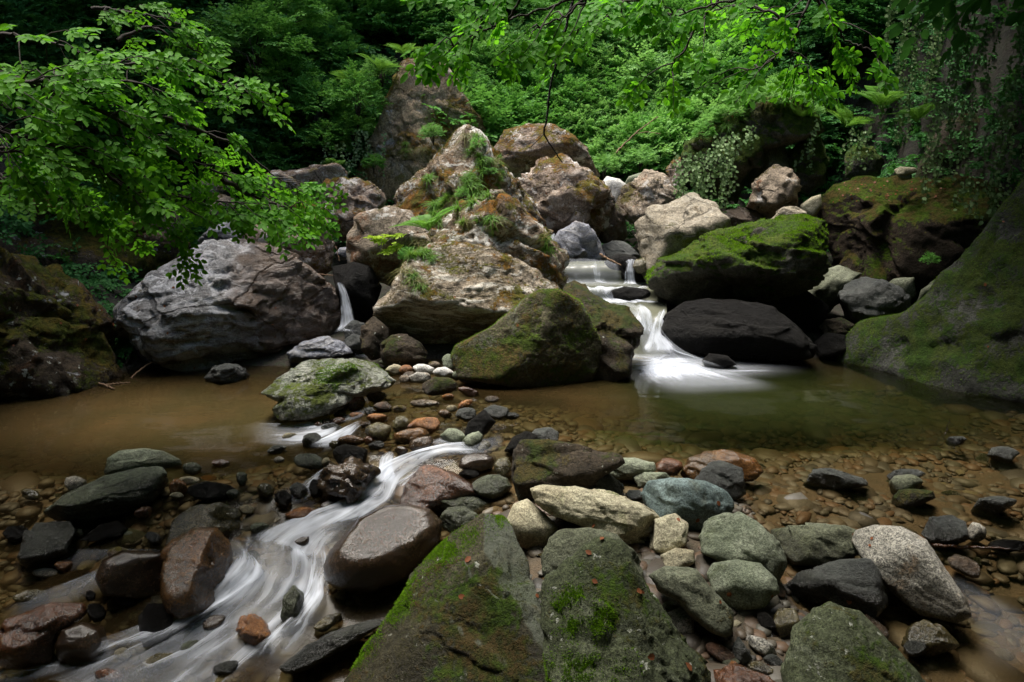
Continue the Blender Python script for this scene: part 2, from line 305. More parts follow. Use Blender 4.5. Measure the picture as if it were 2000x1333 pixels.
def watermat():
    s = NT('stream_water'); v = s.coord(False)
    d = s.n('ShaderNodeAttribute', attribute_name='depth').outputs['Fac']
    mc = s.mix(s.step(s.math('ADD', s.noise(v, .9, 3), 0), .35, .65), (.125, .078, .030), (.075, .058, .022))
    xs = s.n('ShaderNodeSeparateXYZ'); s.l(v, xs.inputs[0])
    mc = s.mix(s.step(xs.outputs[0], .2, 1.1), mc, (.014, .018, .005))       # the right pool is greener, the left one siltier
    murk = s.step(d, 0.03, .42, .03, .93)
    tr = s.n('ShaderNodeBsdfTransparent'); s.l(s.mix(s.step(d, 0, .2), (.85, .78, .64), (.42, .40, .20)), tr.inputs[0])
    nb = s.bump(s.noise(s.map(v, (1.0, 3.5, 1)), 3.0, 3, .5), .10, .02)
    df = s.n('ShaderNodeBsdfDiffuse'); s.l(mc, df.inputs[0])
    m1 = s.n('ShaderNodeMixShader'); s.l(murk, m1.inputs[0]); s.l(tr.outputs[0], m1.inputs[1]); s.l(df.outputs[0], m1.inputs[2])
    gl = s.n('ShaderNodeBsdfGlossy'); s.l(s.step(xs.outputs[1], 3.55, 3.15, .06, .14), gl.inputs['Roughness']); s.l(nb, gl.inputs['Normal'])
    fr = s.n('ShaderNodeFresnel'); fr.inputs[0].default_value = 1.33; s.l(nb, fr.inputs[1])
    m2 = s.n('ShaderNodeMixShader'); s.l(s.math('MULTIPLY', fr.outputs[0], s.step(xs.outputs[1], 3.80, 3.5, 1.0, .25)), m2.inputs[0]); s.l(m1.outputs[0], m2.inputs[1]); s.l(gl.outputs[0], m2.inputs[2])
    s.l(m2.outputs[0], s.out.inputs[0]); return s.m
M['water'] = watermat()
def foammat():
    s = NT('white_water'); uv = s.n('ShaderNodeUVMap').outputs[0]
    a = s.n('ShaderNodeAttribute', attribute_name='foam').outputs['Fac']; al = s.n('ShaderNodeAttribute', attribute_name='cover').outputs['Fac']
    w = s.n('ShaderNodeVectorMath', operation='ADD'); nn = s.n('ShaderNodeTexNoise'); s.l(s.map(uv, (1.2, 2.0, 1)), nn.inputs['Vector']); nn.inputs['Scale'].default_value = 2.0
    vm = s.n('ShaderNodeVectorMath', operation='SCALE'); s.l(nn.outputs[1], vm.inputs[0]); vm.inputs['Scale'].default_value = .22
    s.l(uv, w.inputs[0]); s.l(vm.outputs[0], w.inputs[1])
    st = s.noise(s.map(w.outputs[0], (.9, 8, 1)), 1.0, 4, .55); st2 = s.noise(s.map(w.outputs[0], (1.6, 30, 1)), 1.0, 3, .5); big = s.noise(s.map(w.outputs[0], (1.8, 3, 1)), 1.0, 3, .5)
    t = s.math('ADD', s.math('MULTIPLY', st, .38), s.math('ADD', s.math('MULTIPLY', st2, .10), s.math('MULTIPLY', big, .52)))
    lo = s.math('SUBTRACT', .74, s.math('MULTIPLY', a, .56))
    op = s.step(t, lo, s.math('ADD', lo, .48))
    op = s.math('MULTIPLY', op, s.step(s.math('ADD', al, s.math('MULTIPLY', s.math('SUBTRACT', s.math('ADD', s.math('MULTIPLY', st, .6), s.math('MULTIPLY', big, .4)), .5), 1.5)), .12, .75))
    op = s.math('MAXIMUM', op, s.math('MULTIPLY', s.math('MULTIPLY', s.step(al, 0.0, .9), a), .20))
    op = s.math('MULTIPLY', op, s.step(al, 0.0, .12))
    wd = s.n('ShaderNodeBsdfDiffuse'); wd.inputs[0].default_value = (.84, .89, .99, 1)
    tl = s.n('ShaderNodeBsdfTranslucent'); tl.inputs[0].default_value = (.66, .72, .82, 1)
    m0 = s.n('ShaderNodeMixShader'); m0.inputs[0].default_value = .3; s.l(wd.outputs[0], m0.inputs[1]); s.l(tl.outputs[0], m0.inputs[2])
    tr = s.n('ShaderNodeBsdfTransparent')
    m1 = s.n('ShaderNodeMixShader'); s.l(op, m1.inputs[0]); s.l(tr.outputs[0], m1.inputs[1]); s.l(m0.outputs[0], m1.inputs[2]); s.l(m1.outputs[0], s.out.inputs[0]); return s.m
M['foam'] = foammat()
def stepwater():
    s = NT('cascade_pool_water'); v = s.coord(False); n = s.noise(s.map(v, (1, 3, 1)), 4, 4, .6)
    p = s.bsdf(s.mix(n, (.07, .075, .045), (.16, .16, .12)), .22, s.bump(n, .2, .02)); s.l(p.outputs[0], s.out.inputs[0]); return s.m
M['stepwater'] = stepwater()
# ---------------------------------------------------------------- rocks: solids of their own, cut by facets and worn by noise
_ico = {}
def ico(n):
    if n not in _ico:
        b = bmesh.new(); bmesh.ops.create_icosphere(b, subdivisions=n, radius=1)
        _ico[n] = (np.array([v.co[:] for v in b.verts]), np.array([[v.index for v in f.verts] for f in b.faces])); b.free()
    return _ico[n]
def outline_radius(pts, n=720):
    """distance to the outline in every direction round the centre"""
    th = np.linspace(-math.pi, math.pi, n, endpoint=False); P = np.asarray(pts, float); Q = np.roll(P, -1, 0)
    r = np.zeros(n); d = np.stack([np.cos(th), np.sin(th)], 1)
    for a, b in zip(P, Q):
        e = b - a; den = d[:, 0] * e[1] - d[:, 1] * e[0]; den = np.where(abs(den) < 1e-12, 1e-12, den)
        t = (a[0] * e[1] - a[1] * e[0]) / den; s = (a[0] * d[:, 1] - a[1] * d[:, 0]) / den
        ok = (s >= -1e-6) & (s <= 1 + 1e-6) & (t > 0); r = np.where(ok & (t > r), t, r)
    r[r == 0] = r[r > 0].min() if (r > 0).any() else 1
    k = np.array([1, 2, 3, 2, 1.]); k /= k.sum(); rr = np.concatenate([r[-2:], r, r[:2]]); return th, np.convolve(rr, k, 'valid')
ROCKS = []
SEED = [100]
def rock(out, mat, label, Y=None, z=None, D=.8, p=3.5, nf=5, fac=None, amp=.05, strata=0.0, sdir=(0, .2, 1), crack=0.0, sub=None, cat='boulder', name='boulder',
         group=None, sink=1.15, ctr=None, kf=.35, seed=None, fine=1.0, pf=None, blk=None, nb=70):
    SEED[0] += 1; rg = np.random.default_rng(seed or SEED[0])
    if isinstance(out, str):
        pts = np.array([[float(q) for q in w.split(',')] for w in out.split()])
    else:
        cx, cy, rx, ry = out[:4]; rot = R_(out[4]) if len(out) > 4 else 0; k = 11
        t = (np.arange(k) + rg.uniform(-.25, .25, k)) / k * 2 * math.pi; rad = rg.uniform(.88, 1.1, k)
        X = rx * np.cos(t) * rad; Yv = ry * np.sin(t) * rad
        pts = np.stack([cx + X * math.cos(rot) - Yv * math.sin(rot), cy + X * math.sin(rot) + Yv * math.cos(rot)], 1)
    a = pts[:, 0]; b = pts[:, 1]; a2 = np.roll(a, -1); b2 = np.roll(b, -1); cr = a * b2 - a2 * b; A = cr.sum() / 2
    c = np.array([((a + a2) * cr).sum() / 6 / A, ((b + b2) * cr).sum() / 6 / A]) if ctr is None else np.array(ctr, float)
    hwp, hhp = (a.max() - a.min()) / 2, (b.max() - b.min()) / 2
    if Y is None:
        H = hit(c[0], b.max()) if z is None else None
        Y0 = H[1] if z is None else (CAMZ - z) / -ray(c[0], b.max())[2] * ray(c[0], b.max())[1]
        Y = Y0 + kf * 2 * D * min(hwp, hhp) * Y0 / F
    C = atY(c[0], c[1], Y); r = C - CAM; dist = np.linalg.norm(r); r = r / dist
    u = np.cross(r, [0, 0, 1.0]); u /= np.linalg.norm(u); v = np.cross(u, r)
    uv = []
    for q in pts:
        d = ray(*q); Pq = CAM + d * (dist / (d @ r)); uv.append([(Pq - C) @ u, (Pq - C) @ v])
    uv = np.array(uv); lowm = uv[:, 1] < 0; uv[lowm, 1] *= sink
    hw, hh = np.abs(uv[:, 0]).max(), np.abs(uv[:, 1]).max(); dd = D * min(hw, hh) * 1.15
    if sub is None:
        pxs = max(hwp, hhp); sub = 6 if pxs > 110 else 5 if pxs > 34 else 4 if pxs > 14 else 3
    S, Fc = ico(sub); d = S * np.array([hw, hh, dd])            # u, v, w
    th, rr = outline_radius(uv)
    ang = np.arctan2(d[:, 1], d[:, 0]); ro = np.interp(ang, th, rr, period=2 * math.pi)
    O = np.hypot(d[:, 0], d[:, 1]) / ro; Fg = np.abs(d[:, 2]) / dd
    qn = d / np.array([hw, hh, dd]); g = O ** p + Fg ** p
    fl = list(fac) if fac else []
    for i in range(nf + (2 if isinstance(out, str) and sub >= 5 and not fac else 0)):
        n = rg.normal(size=3) * np.array([.8, .8, .9]); n[2] = abs(n[2]) if i % 3 else -abs(n[2]); n /= np.linalg.norm(n); fl.append((*n, rg.uniform(.72, .92)))
    pf = pf or max(p * 3.4, 16)
    gf = 0
    for f_ in fl:
        n = np.array(f_[:3], float); n /= np.linalg.norm(n); gf = gf + np.clip(qn @ n, 0, None) ** pf / f_[3] ** pf
    base = g ** (1 / p); G = (base ** pf + gf) ** (1 / pf) if len(fl) else base
    L = d / G[:, None]
    # hold the traced outline: what the facets cut off the silhouette is given back round the rim
    nb_ = 120; an = np.arctan2(L[:, 1], L[:, 0]); bi = ((an + math.pi) / (2 * math.pi) * nb_).astype(int) % nb_; rat = np.hypot(L[:, 0], L[:, 1]) / np.interp(an, th, rr, period=2 * math.pi)
    mx = np.zeros(nb_); np.maximum.at(mx, bi, rat); mx[mx < .4] = 1; kk = np.array([1, 2, 3, 2, 1.]) / 9; mx = np.convolve(np.concatenate([mx[-2:], mx, mx[:2]]), kk, 'valid')
    L[:, :2] /= np.interp(an, -math.pi + (np.arange(nb_) + .5) * 2 * math.pi / nb_, mx, period=2 * math.pi)[:, None]
    nd = L / np.linalg.norm(L, axis=1)[:, None]
    s = min(hw, hh); off = rg.uniform(0, 100, 3)
    dis = s * amp * fbm(L / s * 1.3 + off, 5, .55)
    if sub >= 5: dis += s * amp * .45 * fine * -np.abs(noise(L / s * 5 + off)) + s * amp * .12 * fine * noise(L / s * 13 + off)
    if strata:
        sv = np.array(sdir, float); sv /= np.linalg.norm(sv); t = L @ sv / s * 4 + noise(L / s * 1.1 + off) * 1.3
        fr = t - np.floor(t); dis += s * strata * (fr ** 2 - .5) * .6 + s * strata * .5 * noise(np.stack([t * 2.2, L[:, 0] / s, L[:, 1] / s], 1))
    if blk is None: blk = .03 if (isinstance(out, str) and sub >= 5 and mat not in ('wetbrown', 'black')) else 0; nb = 26
    if blk:
        K_ = rg.normal(size=(nb, 3)); K_ /= np.linalg.norm(K_, axis=1)[:, None]; wq = S + .16 * np.stack([noise(S * 2.2 + off + 7 * j) for j in range(3)], 1) + .05 * np.stack([noise(S * 7 + off + 7 * j) for j in range(3)], 1)
        Ra = np.array(Matrix.Rotation(rg.uniform(.2, .7), 3, 'Z')) * np.array([[.8], [1.9], [1.1]]); wq = wq @ Ra.T; K_ = K_ @ Ra.T; dm = ((wq ** 2).sum(1)[:, None] + (K_ ** 2).sum(1)[None] - 2 * wq @ K_.T); ix = np.argpartition(dm, 1, axis=1)[:, :2]
        d2 = np.take_along_axis(dm, ix, 1); o2 = np.argsort(d2, 1); ix = np.take_along_axis(ix, o2, 1); d2 = np.sqrt(np.maximum(np.take_along_axis(d2, o2, 1), 0)); e_ = d2[:, 1] - d2[:, 0]
        hts = rg.uniform(-1, 1, nb); slp = rg.normal(size=(nb, 3)) * 2.8; c0 = ix[:, 0]
        dis += s * blk * (.75 * hts[c0] + ((wq - K_[c0]) * slp[c0]).sum(1)) * sst(0, .05, e_) - s * blk * .7 * np.clip(1 - e_ / .035, 0, 1)
    if crack:
        for k, sc_ in ((0, 1.5), (1, 2.9)):
            nn = noise(L / s * sc_ * np.array([1, 1.4, 1]) + off + 31 * k + .25 * noise(L / s * 6 + off)[:, None]); dis -= s * crack * (1 - .45 * k) * np.clip(1 - np.abs(nn) / .05, 0, 1)
    L = L + nd * dis[:, None]
    W = L[:, :1] * u + L[:, 1:2] * v + L[:, 2:3] * (-r)
    o = mesh_np(name, W, Fc[:, ::1], M[mat]); o.location = C
    # make normals point outward
    f0 = W[Fc[0]]; 
    if np.dot(np.cross(f0[1] - f0[0], f0[2] - f0[0]), f0.mean(0)) < 0: o.data.flip_normals()
    tag(o, label, cat, group)
    ROCKS.append((o, C, u, v, r)); return o
# ---------------------------------------------------------------- the boulders (outlines in photo pixels, real depth and size)
B = rock
B("-160,480 0,500 40,498 90,520 130,540 165,560 200,600 222,640 225,665 218,690 232,720 200,745 120,765 0,768 -160,775", 'rustmoss', 'dark mossy boulder with rust and lichen stains at the left edge above the brown pool', D=.8, nf=4, amp=.08, crack=.03, fac=[(.5, .3, .8, .62), (-.1, .1, 1, .8)], fine=1.5, blk=.07)
B("-200,300 0,345 100,390 200,430 290,465 328,500 330,515 250,570 200,600 100,600 -200,600", 'rustmoss', 'large shaded brown bank boulder behind the left mossy boulder under the branch', Y=6.3, D=.6, amp=.07, crack=.03, nf=3, fac=[(.3, .75, .55, .55)], blk=.10)
B("222,600 262,565 300,535 345,510 380,480 430,462 480,464 520,475 565,500 600,525 650,560 668,600 665,640 640,662 600,670 560,692 470,704 400,710 300,712 262,700 232,660", 'greyblue', 'huge fractured grey and brown boulder with blue sheen left of the small waterfall', D=.85, p=3, nf=9, amp=.05, strata=0, sdir=(.35, .8, .3), crack=.05, fac=[(-.45, .55, .7, .68), (.3, .2, .95, .78)], fine=.7, blk=.045, nb=110)
B("485,440 540,425 620,418 645,440 652,480 648,520 610,535 520,520 480,480", 'pink', 'flat topped grey boulder overhanging a black hollow above the small waterfall', Y=6.75, D=.8, p=4, amp=.04, fac=[(0, .8, .6, .7)], blk=.04)
B("622,365 645,352 700,350 755,378 752,402 700,440 670,462 640,445 624,402", 'pink', 'angular pale boulder with a white streak left of the lichened outcrop', Y=7.9, D=.8, p=5, amp=.05, strata=.03, fac=[(-.6, .2, .75, .55), (.3, .5, .8, .62)], blk=.05)
B("545,335 600,330 655,318 678,330 675,352 650,372 625,400 600,388 545,360", 'pink', 'low smooth grey boulder under the dark shrubs at far left of the rock pile', Y=8.8, D=.8, p=4, amp=.04)
B("520,340 545,335 570,345 590,375 598,395 560,400 520,385", 'pink', 'tilted grey slab leaning on the low smooth boulder behind leaf tips', Y=8.5, D=.7, p=5, amp=.04)
B("355,392 375,362 410,345 440,345 457,358 450,372 400,392", 'tanbig', 'pinkish boulder top seen through the overhanging branch', Y=8.6, D=.8, amp=.05)
B("395,395 415,378 450,385 468,400 460,425 410,425", 'tanbig', 'small rounded pinkish rock below the boulder top behind the leaves', Y=8.0, D=.8, amp=.05)
B("385,470 410,445 440,430 480,428 540,432 560,450 530,480 440,490 400,495", 'greyblue', 'flat blue grey slab edge just above the fractured grey boulder', Y=6.7, D=.6, p=4, amp=.06, crack=.03)
B("262,470 275,430 300,415 345,420 362,440 350,475 300,490", 'brown', 'reddish brown rock wedged in the dark behind the branch tips', Y=7.2, D=.7, amp=.06, crack=.03)
B("560,395 595,392 640,412 645,440 620,440 570,425", 'pink', 'narrow grey block between the flat topped boulder and the pale angular boulder', Y=7.4, D=.7, amp=.05)
B("675,470 700,425 752,398 800,410 840,470 845,530 800,560 745,545 700,540 680,515", 'tanbig', 'brown grey sloping boulder with dark underside at the foot of the outcrop', Y=6.35, D=.7, p=4, amp=.05, crack=.03, fac=[(-.4, .3, .85, .7), (.1, -.7, .7, .45)])
B("648,520 690,512 725,520 745,560 730,610 690,620 665,600 655,560", 'black', 'dark wet boulder beside the top of the small waterfall', Y=6.15, D=.8, amp=.05)
B("652,498 664,484 690,482 700,492 690,505 660,508", 'slabblue', 'small pale rock lodged in the hollow above the small waterfall', Y=7.0, D=.8, amp=.05, cat='rock', name='rock')
B("672,640 690,624 714,632 712,660 690,668 674,660", 'dgrey', 'dark grey rock at the foot of the small waterfall', D=.9, amp=.06, cat='rock', name='rock')
B("672,665 690,652 712,660 716,685 700,695 680,690", 'dgrey', 'rounded dark rock below the waterfall foot rock', D=.9, amp=.06, cat='rock', name='rock')
B("705,640 730,618 758,640 760,690 725,699 706,682", 'darkmoss', 'brown mossy rock standing under the left end of the banded boulder', D=.9, amp=.06, z=0.03)
B("562,690 590,668 640,656 675,668 690,690 640,702 600,714 565,707", 'slabblue', 'low dark wet rock with lumpy top behind the pale wedge boulder', D=1.2, amp=.10, crack=.05)
B("512,768 535,745 560,725 595,702 640,695 700,696 745,712 775,742 760,757 700,777 670,802 600,822 545,824 528,800 545,785", 'wedge', 'pale veined wedge boulder with bright green moss between the two pools', D=.95, p=3, nf=0, amp=.06, strata=.05, sdir=(-.5, .6, .3), fac=[(-.5, .75, .45, .52), (.3, .2, .95, .72), (.7, .6, .3, .75)], sink=1.0, crack=.03, fine=1.3, blk=.04, nb=40)
B("395,738 415,718 440,710 465,713 490,730 478,742 430,745", 'dgrey', 'small grey veined rock standing alone in the brown pool', D=1.2, p=3, amp=.08, strata=.05, cat='rock', name='rock', sink=1.6)
B("740,690 745,665 765,654 795,655 820,668 835,690 832,705 800,716 755,710", 'darkmoss', 'rounded olive mossy boulder tucked under the banded boulder', D=1.0, p=2.2, nf=2, amp=.03)
B("730,625 738,600 760,575 775,530 800,498 840,475 880,470 930,478 990,500 1050,530 1090,552 1097,580 1080,620 1030,660 950,690 870,688 800,668 750,655", 'central', 'big cream banded boulder with brown moss in the centre', Y=5.75, D=.75, p=2.8, nf=2, amp=.055, strata=.05, sdir=(.25, 1, .3), crack=.035, fac=[(.1, .55, .85, .72), (-.2, -.8, .6, .62)], fine=1.5, blk=.014)
B("885,690 893,675 960,638 1000,605 1030,580 1060,566 1092,567 1130,590 1160,640 1176,665 1178,700 1160,735 1080,750 1000,745 900,728", 'mosstri', 'moss covered brown triangular boulder standing at the edge of the right pool', D=.65, p=7, nf=1, amp=.035, fac=[(-.35, .25, .95, .78), (.65, -.1, .7, .62), (.5, -.55, .7, .72)], crack=.02, fine=1.4, blk=.012)
B("1100,555 1120,549 1150,562 1195,600 1230,608 1256,640 1250,668 1236,680 1228,722 1190,738 1140,740 1110,700 1095,600", 'darkmoss', 'black and green boulder behind the triangular one beside the main cascade', D=.8, p=5, nf=3, amp=.05, crack=.03, fac=[(.2, .7, .6, .55)], kf=.6, blk=.05)
B("750,470 758,400 790,350 850,290 890,245 912,238 937,262 962,300 1000,350 1035,390 1062,440 1085,500 1040,540 930,520 830,500 780,490", 'outcrop', 'tall pointed lichened outcrop with grass and a fern in the centre', Y=6.9, D=.8, p=5, nf=5, amp=.07, strata=.035, sdir=(-.7, .7, .1), crack=.05, fac=[(-.6, .45, .65, .42), (.62, .25, .75, .52), (.1, -.1, 1, .72)], fine=2, blk=.03)
B("830,460 880,430 900,400 960,385 1010,400 1060,445 1098,500 1105,545 1085,590 1000,600 900,560 840,500", 'outcrop', 'orange stained lower shoulder of rock right of the fern', Y=6.35, D=.7, p=3.5, nf=3, amp=.07, crack=.04, fine=1.6, blk=.06)
B("963,288 985,255 1030,240 1075,242 1120,262 1150,300 1172,338 1165,356 1120,350 1060,345 1010,347 985,330", 'pink', 'rounded boulder with mossy top, highest of the centre pile', Y=8.7, D=.8, p=3.2, amp=.05, crack=.04, fac=[(.1, -.6, .75, .5), (-.3, .7, .6, .75)], fine=1.4, blk=.035)
B("995,372 1020,340 1060,318 1090,310 1140,325 1170,345 1195,375 1188,400 1190,445 1160,470 1130,455 1060,465 1010,425", 'pink', 'rugged pinkish boulder with a white patch below the highest boulder', Y=7.7, D=.8, p=3.5, amp=.09, strata=.05, sdir=(.5, .8, 0), crack=.05, fine=2, blk=.07)
B("1160,380 1200,395 1222,420 1226,460 1200,475 1170,468 1155,430", 'brown', 'rounded brown boulder above the dark gap right of the rugged boulder', Y=7.9, D=.8, p=3, amp=.05)
B("1075,475 1090,450 1125,433 1150,440 1172,470 1181,500 1172,525 1130,540 1092,528", 'slabblue', 'smooth blue grey wet slab above the upper cascade', Y=7.0, D=.6, p=4, amp=.025, crack=.03, fac=[(.2, -.3, .9, .75)])
B("1172,480 1200,470 1230,478 1252,500 1245,515 1180,512", 'dgrey', 'flat dark rock behind the upper cascade', Y=7.3, D=.8, amp=.05)
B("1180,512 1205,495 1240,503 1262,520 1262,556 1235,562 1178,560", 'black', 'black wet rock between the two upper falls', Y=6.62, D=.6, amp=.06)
B("1235,522 1240,508 1258,503 1270,515 1262,530 1245,533", 'olive', 'rounded olive stone wedged at the top of the narrow fall', Y=6.5, D=1, amp=.03, cat='stone', name='stone')
B("1190,568 1220,560 1268,565 1272,580 1230,588 1190,584", 'black', 'flat dark ledge rock in the middle of the cascade', Y=6.15, D=.8, amp=.05, cat='rock', name='rock')
B("1195,402 1215,365 1262,330 1300,340 1328,380 1322,395 1290,425 1240,432 1205,417", 'tanbig', 'brown and tan boulder with a mossy crest behind the bright boulder', Y=8.1, D=.8, p=4.5, amp=.06, crack=.04, fac=[(-.5, .4, .75, .6), (.4, .2, .9, .7)], blk=.05)
B("1172,362 1185,345 1210,350 1225,362 1212,400 1190,402 1176,385", 'white', 'small whitish rock in the gap left of the tan boulder', Y=8.4, D=.9, amp=.06, cat='rock', name='rock')
B("1215,365 1228,345 1262,335 1250,360 1225,378", 'greygreen', 'thin grey slab leaning behind the tan boulder', Y=8.6, D=.9, p=5, amp=.04, cat='rock', name='rock')
B("1300,330 1318,308 1338,312 1340,350 1330,385 1310,370", 'pink', 'upright pale rock left of the ivy strands', Y=8.5, D=.9, amp=.06, cat='rock', name='rock')
B("1318,385 1330,370 1350,378 1352,400 1330,410", 'brown', 'small brown rock behind the crest of the bright boulder', Y=8.2, D=.9, amp=.06, cat='rock', name='rock')
B("1405,415 1440,407 1480,412 1500,430 1480,455 1440,460 1410,445", 'brown', 'low reddish rock right of the bright boulder', Y=7.6, D=.8, amp=.06)
B("1240,437 1262,415 1310,388 1352,375 1388,390 1422,430 1432,458 1370,485 1300,518 1270,525 1250,492", 'pale', 'bright cream boulder with flat lit top right of the cascade', Y=6.6, D=.85, p=6, nf=1, amp=.035, strata=.025, sdir=(.1, 1, 0), crack=.03, fac=[(.0, .85, .5, .42), (.45, -.2, .85, .7), (-.7, .1, .6, .72)], fine=1.5, blk=.025)
B("1268,540 1290,508 1350,483 1400,453 1480,428 1560,428 1602,440 1614,470 1608,520 1580,560 1500,580 1400,595 1330,588 1290,572", 'greenmoss', 'dark boulder with bright green mossy top overhanging the low black boulder', Y=5.95, D=.8, p=3, nf=1, amp=.11, strata=.05, sdir=(-.3, 1, .1), crack=.03, fac=[(-.3, .75, .45, .72), (.1, -.75, .6, .72)], fine=1.6, blk=.06)
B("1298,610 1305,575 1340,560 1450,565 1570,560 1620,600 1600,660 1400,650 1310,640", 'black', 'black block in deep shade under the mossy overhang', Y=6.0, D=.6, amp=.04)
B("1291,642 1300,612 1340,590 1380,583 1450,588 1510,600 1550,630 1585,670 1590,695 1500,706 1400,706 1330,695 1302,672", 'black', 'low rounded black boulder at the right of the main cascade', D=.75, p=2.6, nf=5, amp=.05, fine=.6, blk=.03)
B("1370,705 1385,690 1420,695 1440,712 1410,722 1380,720", 'black', 'small glistening black rock in the splash below the black boulder', D=1, amp=.06, cat='rock', name='rock')
B("1462,400 1470,365 1482,345 1510,325 1545,332 1560,352 1556,400 1530,420 1490,418", 'tanbig', 'pale brown rounded boulder in front of the dark hollow', Y=7.45, D=.9, p=3, amp=.05, strata=.03, crack=.03, blk=.05)
B("1462,335 1480,298 1500,284 1530,284 1550,320 1540,370 1480,375 1465,360", 'dry', 'smooth grey boulder under the left end of the ivy overhang', Y=8.0, D=.8, p=3.5, amp=.04)
B("1532,300 1560,278 1602,266 1618,310 1612,350 1580,372 1545,360", 'greenmoss', 'speckled boulder with a green moss edge under the ivy overhang', Y=7.9, D=.8, p=4.5, amp=.05)
B("1335,300 1360,270 1420,220 1470,195 1550,190 1600,225 1606,258 1570,275 1500,290 1462,330 1440,385 1390,375 1345,365 1330,335", 'greenmoss', 'long overhanging boulder draped with ivy and grass on the right bank', Y=8.2, D=.7, p=3.2, nf=2, amp=.07, ctr=(1440, 275), fine=1.5, blk=.06)
B("1650,300 1672,285 1705,287 1722,310 1722,340 1690,350 1652,342", 'greenmoss', 'small boulder covered with yellow green moss on the shaded right bank', Y=8.0, D=.9, p=3, amp=.05)
B("1590,425 1600,380 1640,350 1700,342 1760,345 1900,365 1950,390 1940,480 1850,545 1700,540 1620,500 1600,455", 'blockmoss', 'wide dark block with moss and fallen leaves on its flat top', Y=6.9, D=.7, p=5, nf=1, amp=.05, crack=.03, fac=[(-.1, .8, .5, .55), (-.75, .1, .65, .6)], fine=1.5, blk=.05)
B("1746,332 1758,326 1788,328 1792,336 1770,343 1750,341", 'tan', 'small flat stone stacked on top of the wide dark block', Y=6.75, D=1.2, amp=.05, cat='stone', name='stone')
B("1752,345 1768,338 1782,342 1780,350 1762,352", 'greygreen', 'small stone carrying the flat stone on the wide dark block', Y=6.75, D=1.2, amp=.05, cat='stone', name='stone')
B("1562,402 1585,385 1603,380 1606,402 1590,425 1566,416", 'tan', 'pale angular rock beside the wide dark block', Y=7.3, D=.8, p=6, amp=.03, cat='rock', name='rock')
B("1505,428 1530,405 1555,403 1574,415 1578,440 1540,445", 'pale', 'pale rock with green moss on top behind the mossy overhang', Y=6.9, D=.8, amp=.05, cat='rock', name='rock')
B("1575,440 1592,428 1605,450 1604,480 1585,470", 'dry', 'narrow olive rock left of the wide dark block', Y=6.7, D=.8, amp=.05, cat='rock', name='rock')
B("1790,355 1810,290 1840,240 1900,222 1990,230 2100,290 2100,400 1900,385 1800,372", 'darkmoss', 'dark leaning slab with a green lit left edge in the upper right shade', Y=7.6, D=.6, p=6, nf=2, amp=.05)
B("1625,705 1660,655 1700,622 1780,612 1815,585 1850,540 1890,490 1945,415 2000,345 2120,250 2300,300 2300,800 2100,800 1990,790 1900,780 1850,768 1750,730", 'slope', 'huge dark green moss covered sloping boulder at the right edge of the pool', Y=4.95, D=.5, p=5, nf=0, amp=.045, ctr=(1960, 620), fac=[(-.5, .45, .75, .50), (-.1, .1, 1, .75)], crack=.02, sink=1.05, fine=1.6, blk=.018, nb=36)
B("1787,592 1800,565 1860,525 1900,500 1895,555 1840,600 1805,612", 'dry', 'smooth grey lip of rock at the upper edge of the sloping boulder', Y=5.5, D=.7, p=4, amp=.04)
B("1632,585 1655,550 1680,542 1720,545 1762,565 1785,600 1778,625 1700,632 1650,622", 'dgrey', 'faceted grey boulder left of the sloping boulder', Y=5.85, D=.8, p=4.5, amp=.06, crack=.04, fine=1.4, blk=.04, nb=30)
B("1565,578 1600,530 1640,517 1682,535 1660,560 1640,590 1615,608 1575,600", 'dry', 'pointed grey boulder behind the faceted grey one', Y=6.2, D=.8, p=5, amp=.05)
B("1597,640 1612,624 1645,620 1670,635 1665,655 1620,658", 'darkmoss', 'rounded dark green stone in the gap left of the sloping boulder', Y=5.7, D=.9, p=2.4, amp=.03, cat='stone', name='stone')
B("1590,670 1610,650 1650,655 1655,690 1625,705 1600,700", 'black', 'dark angular rock at the waterline left of the sloping boulder', Y=5.45, D=.8, amp=.06, cat='rock', name='rock')
B("1728,560 1745,545 1785,542 1790,575 1770,590 1740,580", 'dry', 'small mossy rock behind the faceted grey boulder', Y=6.3, D=.8, amp=.06, cat='rock', name='rock')
B("670,372 700,310 735,235 758,175 785,122 825,108 868,122 900,170 930,225 950,262 920,340 840,380 760,380", 'spire', 'tall leaning mossy rock slab rising among bushes behind the pointed outcrop', Y=9.6, D=.5, p=6, nf=0, amp=.05, strata=.02, sdir=(-.6, .7, 0), crack=.04, fine=1.2, blk=.02, fac=[(-.6, .2, .75, .52), (.35, .35, .85, .6)])
# ------------------------------------------------ foreground heroes
B("655,1345 690,1290 720,1250 780,1170 830,1100 880,1045 940,1003 985,995 1008,1020 1030,1095 1052,1180 1080,1270 1100,1420 600,1420", 'heromoss', 'large dark triangular slab with a bright green moss ridge at the bottom', D=.55, p=9, nf=0, amp=.022, ctr=(900, 1230), fac=[(-.25, .35, .9, .5), (.725, .52, .453, .615), (-.7, .55, .45, .40)], kf=.55, fine=1.5, crack=.012, pf=34, blk=.02)
B("1062,1175 1066,1142 1100,1100 1140,1066 1180,1060 1222,1072 1270,1160 1330,1240 1380,1300 1390,1420 1090,1420 1075,1290 1062,1215", 'hero2', 'big olive boulder with tufts of green moss on its face at the bottom', D=.6, p=5, nf=0, amp=.028, fac=[(.65, .35, .65, .62), (-.2, .3, .95, .78)], kf=.4, fine=1.3, blk=.035, pf=18)
B("1525,1420 1530,1290 1550,1230 1590,1185 1622,1178 1680,1200 1740,1260 1800,1320 1850,1420", 'hero2', 'pale green rounded boulder at the bottom right edge', D=.7, p=3, nf=0, amp=.03, fac=[(.55, .5, .65, .72)], kf=.35, fine=.8, seed=77, blk=.02)
